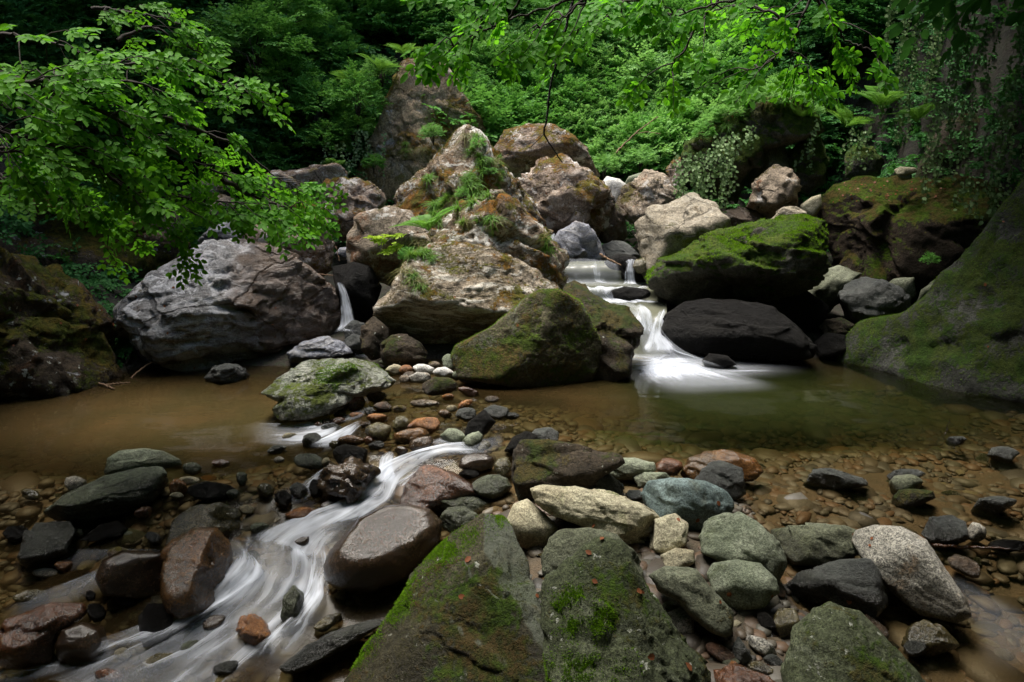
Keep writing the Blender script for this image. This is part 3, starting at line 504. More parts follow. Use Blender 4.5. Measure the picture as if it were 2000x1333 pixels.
B("1057,1085 1070,1050 1100,1033 1150,1032 1200,1045 1235,1075 1255,1110 1265,1145 1200,1160 1100,1150 1062,1120", 'dry', 'olive grey rounded boulder directly behind the big olive one', D=.8, p=3, nf=2, amp=.03, kf=.6)
B("988,1020 1003,985 1030,975 1060,1000 1092,1030 1082,1057 1050,1075 1010,1062", 'tan', 'smooth tan egg shaped stone right of the moss ridge', D=.95, p=2.6, nf=2, amp=.025, fine=.4, cat='stone', name='stone', blk=0)
B("1038,955 1060,947 1130,955 1200,970 1260,990 1290,1010 1302,1045 1280,1060 1220,1058 1150,1030 1080,1005 1045,982", 'tan', 'long flat yellowish stone with a sculpted edge across the bank', D=1.0, p=4, nf=3, amp=.06, strata=.04, sdir=(.2, 1, .2), cat='stone', name='stone', blk=.04, nb=30)
B("1248,962 1265,940 1310,933 1380,940 1420,960 1440,990 1420,1012 1350,1032 1290,1017 1257,987", 'blue', 'large blue grey stone behind the long flat yellowish stone', D=.9, p=3.5, nf=4, amp=.04, cat='stone', name='stone')
B("1168,905 1185,895 1240,893 1275,905 1282,920 1240,937 1200,936 1175,926", 'greygreen', 'flat oval grey green stone beside the mossy dark block', D=1.1, p=2.8, nf=2, amp=.03, cat='stone', name='stone')
B("1141,935 1160,923 1190,925 1215,945 1221,967 1190,974 1150,957", 'dgrey', 'grey angular stone right of the mossy dark block', D=1, p=4, nf=5, amp=.04, cat='stone', name='stone')
B("1110,948 1125,942 1145,950 1140,960 1115,960", 'blue', 'little bluish stone touching the long flat stone', D=1, amp=.04, cat='stone', name='stone')
B("1236,931 1260,922 1300,923 1312,936 1285,948 1245,951", 'greygreen', 'small olive stone above the large blue grey stone', D=1, p=3, amp=.04, cat='stone', name='stone')
B((1306, 912, 27, 17), 'redbrown', 'red brown stone between the oval stone and the rounded brown one', D=1, cat='stone', name='stone')
B((1240, 968, 18, 12), 'dgrey', 'small wet dark stone in front of the blue grey stone', D=1, cat='stone', name='stone')
B("1333,922 1345,895 1380,882 1430,882 1470,895 1488,920 1480,937 1400,940 1345,937", 'rust', 'rounded olive brown stone at the edge of the right pool', D=.9, p=2.6, nf=3, amp=.03, cat='stone', name='stone', seed=55)
B("1352,940 1385,905 1420,902 1450,915 1457,962 1430,973 1360,950", 'dgrey', 'dark blue angular stone leaning on the rounded olive brown stone', D=.8, p=5, nf=4, amp=.04, cat='stone', name='stone', kf=.1)
B("1367,1050 1375,1020 1410,1002 1450,1003 1490,1025 1520,1060 1536,1095 1520,1128 1490,1110 1420,1100 1370,1077", 'greygreen', 'pale grey wrinkled stone right of the tan stone', D=.8, p=3.5, nf=3, amp=.05, cat='stone', name='stone')
B("1380,1120 1390,1100 1440,1093 1485,1100 1515,1130 1523,1156 1490,1182 1430,1186 1400,1166", 'greygreen', 'smooth pale grey stone in front of the wrinkled one', D=.9, p=3, nf=3, amp=.03, cat='stone', name='stone', kf=.2, blk=.012)
B("1270,1125 1300,1112 1360,1110 1380,1140 1425,1190 1434,1222 1420,1246 1380,1222 1320,1172 1290,1157", 'dry', 'oblong mossy olive block lying aslant beside the big olive boulder', D=.9, p=5, nf=2, amp=.045, cat='stone', name='stone')
B("1265,1072 1280,1015 1320,1003 1346,1020 1342,1062 1310,1084 1275,1084", 'tan', 'tan greenish stone right of the end of the long flat stone', D=.9, p=3, amp=.03, cat='stone', name='stone')
B("1290,1085 1320,1070 1355,1075 1358,1100 1320,1114 1295,1106", 'tan', 'small tan block above the oblong mossy block', D=1, p=4, amp=.04, cat='stone', name='stone')
B("1505,1035 1540,1027 1650,1028 1685,1040 1675,1082 1620,1100 1550,1098 1525,1072", 'dry', 'wide flat olive grey stone behind the granite stone', D=.8, p=4, amp=.04, cat='stone', name='stone')
B("1520,1150 1560,1120 1640,1095 1700,1090 1722,1120 1733,1182 1710,1202 1620,1174 1530,1167", 'dgrey', 'dark angular stone under the granite stone', D=.8, p=6, nf=5, amp=.04, cat='stone', name='stone')
B("1660,1055 1670,1035 1710,1026 1760,1030 1810,1055 1850,1120 1890,1170 1898,1196 1870,1207 1800,1192 1740,1147 1690,1097", 'speckle', 'long rounded speckled granite stone with a rusty stain', D=.85, p=3, nf=1, amp=.025, name='stone', cat='stone', fine=.3, blk=0.01)
B("1303,1197 1330,1185 1355,1205 1356,1236 1330,1243 1310,1221", 'speckle', 'small flat grey stone right of the big olive boulder', D=.9, amp=.03, cat='stone', name='stone')
B("1798,1040 1815,1012 1860,1007 1886,1020 1894,1050 1870,1063 1820,1056", 'dgrey', 'dark faceted stone in the shallows right of the granite stone', D=.9, p=5, amp=.04, cat='stone', name='stone')
B((1906, 1040, 22, 19), 'speckle', 'grey stone beside the dark faceted one in the shallows', D=.9, cat='stone', name='stone')
B("1568,935 1590,917 1620,915 1690,935 1697,946 1630,947", 'dgrey', 'flat dark pointed stone awash in the right pool', D=1.2, p=4, amp=.04, cat='stone', name='stone', sink=2.1)
B((1772, 941, 34, 14), 'dry', 'low brown stone rising from the right shallows', D=1, cat='stone', name='stone', sink=2.1)
B((1785, 967, 44, 12), 'darkmoss', 'flat mossy stone below the low brown stone in the shallows', D=1, cat='stone', name='stone', sink=2.1)
B((1770, 925, 38, 9), 'dgrey', 'sunken grey stone behind the low brown stone', D=1, cat='stone', name='stone', sink=2.1)
B((1945, 982, 45, 13), 'dgrey', 'flat stone in the shallows near the right edge', D=1, cat='stone', name='stone', sink=2.1)
B((1868, 858, 22, 7), 'dgrey', 'small dark stone breaking the far surface of the right pool', D=1.3, cat='stone', name='stone', sink=2.2)
B((1960, 885, 30, 14), 'dgrey', 'dark stone cluster member farthest right in the pool', D=1.2, cat='stone', name='stone', sink=1.4)
B((1970, 1065, 45, 12), 'black', 'black wet stone at the right edge above the long stick', D=1, cat='stone', name='stone')
B("1762,1257 1775,1225 1805,1210 1840,1225 1880,1262 1820,1280", 'olive', 'wet olive stone in the lower right shallows', D=.9, amp=.04, cat='stone', name='stone')
B((1787, 1266, 25, 15), 'dgrey', 'small speckled stone in front of the wet olive stone', D=1, cat='stone', name='stone', kf=.1)
B((1885, 1105, 38, 16, 25), 'brown', 'brown stone blurred by shallow water below the long stick', D=.8, cat='stone', name='stone')
B((1705, 1225, 42, 17, 40), 'brown', 'narrow grey brown stone behind the pale green boulder', D=.8, cat='stone', name='stone')
B((1410, 1275, 38, 13, 28), 'brown', 'flat brown stone on the wet sand beside the big olive boulder', D=.9, cat='stone', name='stone')
B("1428,1265 1442,1242 1455,1262 1470,1285 1455,1298 1436,1285", 'dgrey', 'small pointed dark blue stone near the bottom', D=.9, p=5, cat='stone', name='stone')
B((1488, 1262, 34, 15, 30), 'speckle', 'pitted oblong stone beside the small pointed stone', D=.9, cat='stone', name='stone')
B((1483, 1304, 28, 12, 20), 'olive', 'wet brown stone in a puddle at the bottom', D=.9, cat='stone', name='stone')
B((1510, 1290, 20, 12, 20), 'dgrey', 'flat slate coloured stone over the puddle at the bottom', D=.9, cat='stone', name='stone')
B((1535, 1215, 27, 30, 10), 'olive', 'dark olive stone just above the pale green boulder', D=.9, cat='stone', name='stone')
B((1498, 1215, 24, 14, 40), 'black', 'black veined stone left of the dark olive stone', D=.9, cat='stone', name='stone')
B("1400,1345 1390,1310 1440,1300 1500,1320 1530,1345 1520,1400 1400,1400", 'redbrown', 'brown wet slab cut by the bottom edge', D=.6, cat='stone', name='stone')
B("1003,880 1020,862 1070,858 1130,870 1200,890 1212,905 1172,932 1140,955 1110,972 1020,977 1003,935", 'darkmoss', 'dark mossy block with a straight edge in mid stream', D=.7, p=7, nf=2, amp=.04, fac=[(-.45, .3, .85, .7)], cat='boulder', fine=1.4)
B("984,880 1000,855 1025,843 1052,850 1045,870 1010,885", 'black', 'black rounded stone at the left end of the mossy dark block', D=.9, cat='stone', name='stone', p=2.6)
B("1035,850 1045,838 1075,835 1092,845 1090,862 1050,864", 'dgrey', 'grey stone behind the mossy dark block', D=.9, cat='stone', name='stone')
# ------------------------------------------------ stream stones, centre
B("778,985 790,950 820,912 845,907 880,925 920,945 939,967 930,978 890,980 850,1000 800,1000", 'redbrown', 'glossy red brown angular stone right of the white stream', D=.8, p=5, nf=2, amp=.04, fac=[(-.6, .3, .7, .65)], cat='stone', name='stone')
B("632,1103 642,1080 665,1053 700,1015 750,990 800,985 840,995 864,1020 860,1050 830,1090 790,1127 730,1147 660,1145 635,1127", 'wetbrown', 'large glossy brown rounded boulder beside the white stream', D=.75, p=2.4, nf=1, amp=.025, fine=.3, fac=[(-.1, .45, .85, .8)])
B("840,985 870,968 910,965 945,975 963,990 930,1002 880,1000", 'greyleft', 'flat dark stone lying over the gap behind the moss ridge', D=1, p=3, cat='stone', name='stone')
B("858,1010 875,990 910,990 942,1012 932,1038 890,1044 865,1032", 'greyleft', 'grey green stone right of the glossy brown boulder', D=.9, p=3, cat='stone', name='stone')
B("620,930 640,912 690,903 730,905 737,925 717,952 690,972 655,982 630,972 620,952", 'wetbrown', 'lumpy glistening stone left of the white stream', D=.9, p=3, nf=4, amp=.10, crack=.04, cat='stone', name='stone', fine=1.5, blk=.08, nb=40)
B((614, 953, 11, 17), 'black', 'small black stone against the lumpy glistening stone', D=.9, cat='stone', name='stone')
for spec, m_, lab in [
    ((932, 903, 38, 18), 'wetbrown', 'brown rounded stone above the grey green wet one'),
    ((983, 912, 18, 21), 'olive', 'pale olive block left of the mossy dark block'),
    ((960, 950, 37, 23), 'greyleft', 'dark grey green wet stone between red stone and mossy block'),
    ((918, 926, 21, 8), 'black', 'thin black stone under the brown rounded stone'),
    ((922, 860, 22, 15, -30), 'greygreen', 'grey green stone below the black angular one in the rapid'),
    ((884, 852, 24, 15), 'greygreen', 'pale submerged stone left of the black angular stone'),
    ((972, 806, 28, 13, 8), 'dgrey', 'wet grey stone right of the black angular stone'),
    ((911, 808, 22, 12), 'dgrey', 'grey stone with orange leaves on top'),
    ((858, 753, 38, 16, -5), 'darkmoss', 'dark mossy oval stone in front of the white pebbles'),
    ((695, 786, 18, 17), 'redbrown', 'round red brown stone at the wedge boulder'),
    ((734, 773, 21, 10), 'olive', 'olive stone with flat top beside the wedge boulder'),
    ((748, 794, 17, 10), 'brown', 'lumpy brown stone in the upper rapid'),
    ((722, 803, 11, 7), 'dgrey', 'small grey green stone left of the lumpy brown one'),
    ((663, 808, 14, 8), 'redbrown', 'small reddish stone at the foot of the wedge boulder'),
    ((697, 811, 15, 6), 'orange', 'flat orange stone next to the small reddish one'),
    ((737, 816, 23, 9), 'orange', 'larger flat orange stone in the upper rapid'),
    ((622, 831, 8, 8), 'redbrown', 'leftmost of the little brown stones above the side rapid'),
    ((640, 825, 10, 8), 'redbrown', 'middle one of the little brown stones above the side rapid'),
    ((661, 822, 13, 7), 'redbrown', 'broad one of the little brown stones above the side rapid'),
    ((648, 835, 21, 7), 'dgrey', 'flat grey stone lying under the little brown stones'),
    ((566, 853, 17, 7), 'tan', 'pointed tan stone standing in the white side rapid'),
    ((608, 859, 19, 14, -20), 'dgrey', 'dark angular stone in the side rapid'),
    ((739, 842, 26, 18), 'olive', 'wet olive brown stone in the middle of the rapid'),
    ((715, 829, 11, 6), 'brown', 'little brown stone behind the wet olive brown one'),
    ((784, 829, 20, 19), 'olive', 'upright olive stone left of the ochre pair'),
    ((826, 832, 35, 16, -10), 'orange', 'upper one of two ochre stones pressed together'),
    ((806, 850, 36, 14, -5), 'rust', 'lower one of two ochre stones pressed together'),
    ((822, 866, 26, 14, -15), 'wetbrown', 'wet brown stone below the ochre pair'),
    ((784, 880, 13, 8), 'wetbrown', 'small wet stone at the brink of the main rapid'),
    ((684, 861, 28, 10), 'rust', 'flat rusty stone above the black block'),
    ((720, 860, 9, 8), 'redbrown', 'little red brown stone right of the flat rusty one'),
    ((684, 888, 36, 20), 'black', 'black wet block above the lumpy glistening stone'),
    ((605, 901, 31, 14, 5), 'greyleft', 'flat grey olive stone with pale vein in the shallows'),
    ((637, 903, 9, 9), 'tan', 'small tan pebble left of the black block'),
    ((540, 878, 20, 8, -15), 'dgrey', 'dark stone with a sprout beside the side rapid'),
    ((545, 898, 10, 6), 'speckle', 'little pale grey stone in the shallows left of the stream'),
    ((553, 973, 17, 17, 30), 'black', 'black glistening stone in the left shallows'),
    ((583, 956, 18, 14), 'dgrey', 'dark stone with water running over it'),
    ((519, 957, 17, 14), 'olive', 'dark olive stone left of the black glistening one'),
    ((590, 1004, 33, 13, -5), 'orange', 'orange brown flat stone above the white stream'),
    ((640, 990, 17, 11, -20), 'wetbrown', 'small purple brown stone at the edge of the white stream'),
    ((960, 779, 14, 6), 'brown', 'little brown stone awash behind the grey wet stone'),
    ((882, 798, 11, 7), 'tan', 'small tan stone left of the orange one'),
    ((908, 790, 17, 7, -25), 'orange', 'small orange stone behind the grey leafy stone'),
    ((915, 765, 22, 8, 15), 'redbrown', 'reddish stone awash behind the black angular stone'),
    ((875, 775, 12, 6), 'orange', 'little orange stone awash left of the reddish one'),
    ((828, 788, 30, 7), 'tanbig', 'flat pinkish stone just under the surface'),
    ((771, 722, 18, 10), 'tan', 'cream stone, leftmost of the dry white pebbles'),
    ((793, 722, 13, 10), 'orange', 'tan wedge pebble second from left in the dry row'),
    ((800, 734, 14, 8), 'brown', 'brown pebble below the tan wedge pebble'),
    ((828, 721, 22, 9, 8), 'white', 'long white pebble in the middle of the dry row'),
    ((868, 729, 22, 11, 10), 'white', 'rounded white pebble right of the long white one'),
    ((821, 737, 23, 10), 'speckle', 'pinkish speckled pebble in front of the long white one'),
    ((877, 708, 13, 18), 'greygreen', 'upright grey pebble against the triangular boulder'),
    ((790, 740, 10, 7), 'tanbig', 'little pink pebble at the front of the dry row'),
    ((891, 734, 9, 8), 'greygreen', 'small grey pebble touching the triangular boulder'),
    ((760, 708, 20, 7), 'greygreen', 'flat pale green pebble behind the wedge boulder'),
    ((848, 712, 12, 6), 'tanbig', 'pinkish pebble behind the long white one'),
    ((920, 742, 24, 6), 'wetbrown', 'low wet brown stone at the foot of the triangular boulder'),
    ((414, 958, 50, 17), 'black', 'wide black wet stone right of the long grey boulder'),
    ((146, 945, 23, 14), 'speckle', 'small reddish grey stone behind the long grey boulder'),
    ((375, 914, 19, 13), 'greyleft', 'small dark pointed stone right of the green boulder'),
    ((472, 934, 11, 13), 'greyleft', 'small upright grey pebble in the left shallows'),
    ((348, 952, 20, 16, 20), 'orange', 'sunken reddish slab at the end of the long grey boulder'),
    ((368, 938, 22, 8), 'tan', 'pale sunken stone above the reddish slab'),
    ((187, 1194, 20, 17), 'black', 'small black stone above the sunken reddish slab'),
    ((177, 1163, 10, 9), 'black', 'tiny black stone under the dark brown slab stone'),
    ((236, 1083, 25, 14, 10), 'tanbig', 'pinkish brown stone behind the dark brown slab stone'),
    ((126, 1105, 19, 11), 'orange', 'blurred tan stone under the left stream'),
    ((90, 1119, 28, 10), 'speckle', 'whitish brown stone under the left stream'),
    ((155, 1040, 9, 7), 'tan', 'pale pebble between the two angular black stones'),
    ((345, 968, 14, 7), 'tan', 'cream pebble beside the reddish slab'),
    ((240, 1278, 18, 12), 'tan', 'tan pebble in the lower left stream'),
    ]:
    B(spec, m_, lab, D=.95, p=3.2, nf=4, amp=.05, cat='stone', name='stone', sink=1.25)
B("905,850 915,825 945,800 968,825 950,845 922,856", 'black', 'black angular stone in the middle of the rapid', D=.9, p=6, nf=5, cat='stone', name='stone')
# ------------------------------------------------ foreground left
B("203,925 210,895 235,880 275,876 320,880 350,895 356,906 300,918 240,932", 'greygreen', 'smooth green grey boulder at the edge of the brown pool', D=.9, p=2.8, nf=2, amp=.03, fine=.5, seed=31)
B("85,1000 120,970 200,930 300,910 325,915 329,940 300,975 240,1000 180,1018 110,1016", 'greyleft', 'long dark grey green boulder lying across the left shallows', D=.9, p=3.5, nf=3, amp=.04, fac=[(-.2, .7, .6, .7)], seed=32)
B("323,1062 335,1020 370,990 430,980 465,995 478,1025 450,1048 400,1065 340,1073", 'olive', 'olive wet boulder with a shiny edge behind the rust coloured one', D=.8, p=5, nf=2, amp=.03, fac=[(-.4, .5, .7, .62), (.75, 0, .6, .55)])
B("313,1132 325,1080 350,1045 390,1030 425,1030 450,1060 461,1100 440,1147 400,1182 350,1202 325,1192 313,1162", 'rust', 'upright rust coloured boulder in the left stream', D=.85, p=3, nf=1, amp=.025, fac=[(-.4, .5, .75, .7), (.7, -.2, .6, .6)])
B("185,1130 200,1095 240,1075 320,1080 340,1120 318,1155 260,1164 200,1160", 'wetbrown', 'dark brown slab stone left of the rust coloured boulder', D=.8, p=4, nf=2, amp=.03)
B("33,1087 55,1045 70,1022 140,1020 148,1040 130,1077 100,1102 50,1107", 'dgrey', 'dark grey angular boulder near the left edge', D=.85, p=6, nf=2, amp=.04, fac=[(0, .7, .7, .6)])
B("155,1055 195,1025 230,1017 251,1032 235,1047 180,1057", 'black', 'black angular stone between the long boulder and the slab stone', D=.9, p=5, cat='stone', name='stone')
B("268,1205 290,1180 325,1178 338,1212 330,1242 280,1260 269,1232", 'black', 'dark wet block at the foot of the rust coloured boulder', D=.9, p=5, cat='stone', name='stone')
B("107,1262 120,1230 160,1215 205,1222 212,1255 185,1287 140,1298 112,1287", 'wetbrown', 'glossy brown rounded stone in the lower left corner', D=.9, p=2.6, nf=1, amp=.025, fine=.3, cat='stone', name='stone')
B("-20,1280 10,1210 100,1178 165,1178 170,1205 115,1235 100,1285 30,1300", 'redbrown', 'sunken reddish slab left of the glossy brown stone', D=.6, p=3, cat='stone', name='stone')
B("547,1203 555,1165 575,1140 593,1160 586,1202 560,1218", 'greyleft', 'pointed dark green stone splitting the white stream', D=.9, p=5, cat='stone', name='stone', kf=.2)
B("462,1232 470,1205 490,1198 520,1215 532,1242 490,1262", 'orange', 'orange stone with white water pouring round it', D=.9, p=3, amp=.04, cat='stone', name='stone')
B("543,1302 600,1260 680,1225 735,1205 748,1217 690,1258 600,1303 560,1314", 'dgrey', 'long dark diagonal slab at the waterline left of the triangular slab', D=1.3, p=5, amp=.06, strata=.05, cat='stone', name='stone')

for spec, m_, lab in [
    ((418, 1215, 26, 13, -20), 'wetbrown', 'flat brown stone under the white stream below the rust coloured boulder'),
    ((372, 1262, 22, 11, -15), 'greyleft', 'grey green stone awash in the lower stream'),
    ((640, 1215, 30, 12, -30), 'olive', 'sunken olive stone in the still water left of the triangular slab'),
    ((500, 1120, 20, 10, -10), 'black', 'black stone behind the lip of the white stream'),
    ((585, 1060, 22, 9, -20), 'wetbrown', 'brown stone under the upper white stream'),
    ((245, 1170, 22, 12, 10), 'black', 'black stone below the dark brown slab stone'),
    ((60, 1165, 34, 13, -5), 'olive', 'wide sunken olive stone near the left edge'),
    ((30, 1040, 26, 14), 'black', 'black stone cut by the left edge'),
    ((280, 1000, 20, 11, -15), 'redbrown', 'red brown stone in the shade of the long grey green boulder'),
    ((300, 1050, 18, 10, 20), 'dgrey', 'dark stone between the black angular stone and the olive wet boulder'),
    ((480, 995, 16, 9), 'tan', 'cream stone right of the olive wet boulder'),
    ((505, 1030, 20, 9, -10), 'greyleft', 'green grey stone at the edge of the white stream'),
    ((60, 965, 20, 10, 10), 'olive', 'olive stone left of the long grey green boulder'),
    ((430, 905, 18, 8), 'redbrown', 'brown red stone at the shore of the brown pool'),
    ((455, 965, 14, 9), 'greyleft', 'little green stone right of the wide black wet stone'),
    ((310, 1290, 34, 14, -15), 'olive', 'olive stone under the bottom of the left stream'),
    ((215, 1320, 30, 14, 5), 'redbrown', 'sunken red stone at the bottom left'),
    ((440, 1305, 30, 12, -20), 'dgrey', 'dark flat stone under the bottom of the stream'),
    ((735, 870, 16, 8, -10), 'dgrey', 'dark stone just above the brink of the rapid'),
    ((655, 868, 12, 8), 'olive', 'olive stone between side rapid and flat rusty stone'),
    ((868, 808, 14, 8, 10), 'rust', 'rusty stone right of the ochre pair'),
    ((945, 870, 16, 8, -15), 'olive', 'olive stone at the right brink of the rapid'),
    ((1000, 812, 16, 7), 'dgrey', 'dark stone right of the wet grey stone'),
    ((780, 798, 14, 7), 'tanbig', 'pinkish stone behind the upright olive one'),
    ]:
    B(spec, m_, lab, D=.95, p=4, nf=6, amp=.05, cat='stone', name='stone', sink=1.25)
# ---------------------------------------------------------------- setting: ground, water
def grid(name, xs, ys, fn, mat):
    X, Y = np.meshgrid(xs, ys); Z = fn(X, Y); n, m = X.shape
    V = np.stack([X.ravel(), Y.ravel(), Z.ravel()], 1); i = np.arange(n * m).reshape(n, m)
    Fc = np.stack([i[:-1, :-1].ravel(), i[:-1, 1:].ravel(), i[1:, 1:].ravel(), i[1:, :-1].ravel()], 1)
    return mesh_np(name, V, Fc, mat), V
xs = np.concatenate([np.linspace(-40, -5, 40)[:-1], np.linspace(-5, 5.5, 240), np.linspace(5.5, 40, 40)[1:]])
ys = np.concatenate([np.linspace(-20, 0.8, 20)[:-1], np.linspace(.8, 7, 170), np.linspace(7, 14, 90)[1:], np.linspace(14, 50, 40)[1:]])
def gfn(X, Y):
    Z = bed(X, Y); P = np.stack([X.ravel(), Y.ravel(), 0 * X.ravel()], 1)
    a = .02 + .10 * sst(5.2, 7, Y) + .18 * sst(3.6, 5, np.abs(X))
    return Z + a * fbm(P * 1.7, 4).reshape(X.shape)
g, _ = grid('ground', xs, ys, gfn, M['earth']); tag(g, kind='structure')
wx = np.linspace(-6.2, 5.2, 230); wy = np.linspace(1.0, 6.1, 150)
def wfn(X, Y):
    P = np.stack([X.ravel() * 2.2, Y.ravel() * 3.5, 0 * X.ravel()], 1)
    return zw(X, Y) + .004 * fbm(P, 3).reshape(X.shape) * (1 + .8 * sst(3.7, 3.0, Y) * sst(.3, -.3, X))
w, WV = grid('water', wx, wy, wfn, M['water']); tag(w, kind='structure')
dp = WV[:, 2] - bed(WV[:, 0], WV[:, 1]); attr(w, 'depth', np.clip(dp, 0, 1))

# loose gravel on the bed: individual pebbles where they show largest, the rest as one mass
def place_bed(n, zone):
    P = []
    while len(P) < n:
        px, py = zone()
        h = hit(px, py, bedonly=True)
        if 1.2 < h[1] < 5.1: P.append(h)
    return np.array(P)
def pebble_zone():
    k = rng.integers(0, 12)
    if k == 10: return rng.uniform(640, 1010), rng.uniform(800, 900)
    if k == 11: return rng.uniform(130, 640), rng.uniform(930, 1250)
    if k < 3: return rng.uniform(480, 1150), rng.uniform(765, 900)
    if k < 5: return rng.uniform(0, 620), rng.uniform(900, 1333)
    if k < 8: return rng.uniform(1180, 2000), rng.uniform(890, 1333)
    if k < 9: return rng.uniform(1350, 2000), rng.uniform(830, 1000)
    return rng.uniform(900, 1500), rng.uniform(1000, 1333)
PB = place_bed(290, pebble_zone)
protos = []
pm = ['orange', 'olive', 'greyleft', 'speckle', 'redbrown', 'dgrey', 'tan', 'wetbrown', 'brown', 'greygreen', 'dry', 'olive']
S3, F3 = ico(3)
for i in range(12):
    a = rng.uniform(.6, 1.3, 3) * np.array([1.2, .9, .5]); V = np.sign(S3) * np.abs(S3) ** .85 * a
    for _ in range(9):
        q = rng.normal(size=3); q /= np.linalg.norm(q); hq = np.abs(V @ q).max() * rng.uniform(.62, .88); V = V - np.clip(V @ q - hq, 0, None)[:, None] * q
    V = V * (1 + .14 * fbm(S3 * 1.6 + i * 9, 3))[:, None]
    me = bpy.data.meshes.new('pebble'); me.from_pydata(V.tolist(), [], F3.tolist()); me.materials.append(M[pm[i]])
    for q in me.polygons: q.use_smooth = True
    protos.append(me)
gl = {'orange': 'rusty orange', 'olive': 'olive brown', 'greyleft': 'grey green', 'speckle': 'speckled light grey', 'redbrown': 'red brown', 'dgrey': 'dark grey', 'tan': 'yellowish tan',
      'wetbrown': 'chocolate brown', 'brown': 'earthy brown', 'greygreen': 'pale green grey', 'dry': 'mossy grey'}
for h in PB:
    i = int(rng.integers(0, 12)); o = bpy.data.objects.new('pebble', protos[i]); link(o)
    s = rng.uniform(.016, .045) if h[0] > .15 else rng.uniform(.02, .07); o.location = h + np.array([0, 0, s * .2]); o.scale = (s, s, s)
    o.rotation_euler = (rng.uniform(-.25, .25), rng.uniform(-.25, .25), rng.uniform(0, 6.3))
    tag(o, 'small %s pebble lying loose on the stream bed among many like it' % gl[pm[i]], 'pebble', '%s pebbles scattered on the stream bed' % gl[pm[i]])
S2, F2 = ico(2)
def mass(name, P, smin, smax, mat):
    n = len(P); s = rng.uniform(smin, smax, n) * rng.choice([.6, .8, 1, 1.5], n); A = rng.uniform(.6, 1.3, (n, 3)) * np.array([1.2, .9, .45]) * s[:, None]; th = rng.uniform(0, 6.3, n)
    V = S2[None] * A[:, None, :] * (1 + .18 * rng.normal(size=(n, len(S2), 1)) * .5)
    c, q = np.cos(th)[:, None], np.sin(th)[:, None]; X = V[..., 0] * c - V[..., 1] * q; Yv = V[..., 0] * q + V[..., 1] * c
    V = np.stack([X, Yv, V[..., 2]], -1) + P[:, None, :]
    Fc = F2[None] + (np.arange(n) * len(S2))[:, None, None]
    return mesh_np(name, V.reshape(-1, 3), Fc.reshape(-1, 3), mat)
n = 15000; gx = rng.uniform(-3.4, 4.2, n); gy = rng.uniform(1.1, 5.0, n); ok = (rng.uniform(size=n) < .95)
PG = np.stack([gx, gy, bed(gx, gy) + .004], 1)[ok]
PF = np.array([[x_, y_, bed(x_, y_) - .012] for x_, y_ in zip(rng.uniform(-3.4, 4.2, 1500), rng.uniform(1.2, 5.0, 1500))]); PG2 = PF
xa, ya = rng.uniform(-1.3, .35, 420), rng.uniform(3.3, 4.55, 420); xb, yb = rng.uniform(-2.6, -.35, 520), rng.uniform(1.9, 3.4, 520); xc, yc = np.concatenate([xa, xb]), np.concatenate([ya, yb])
PG = np.vstack([PG, np.stack([xc, yc, bed(xc, yc) + .018], 1), np.stack([xc + .05, yc + .03, bed(xc, yc) + .03], 1)])
gv = mass('gravel', PG, .014, .036, M['gravel'])
g2 = mass('gravel', PG2, .035, .085, M['gravel']); tag(g2, 'larger flat stones lying submerged on the stream bed', 'gravel', kind='stuff')
tag(gv, 'brown and grey gravel covering the stream bed', 'gravel', kind='stuff')

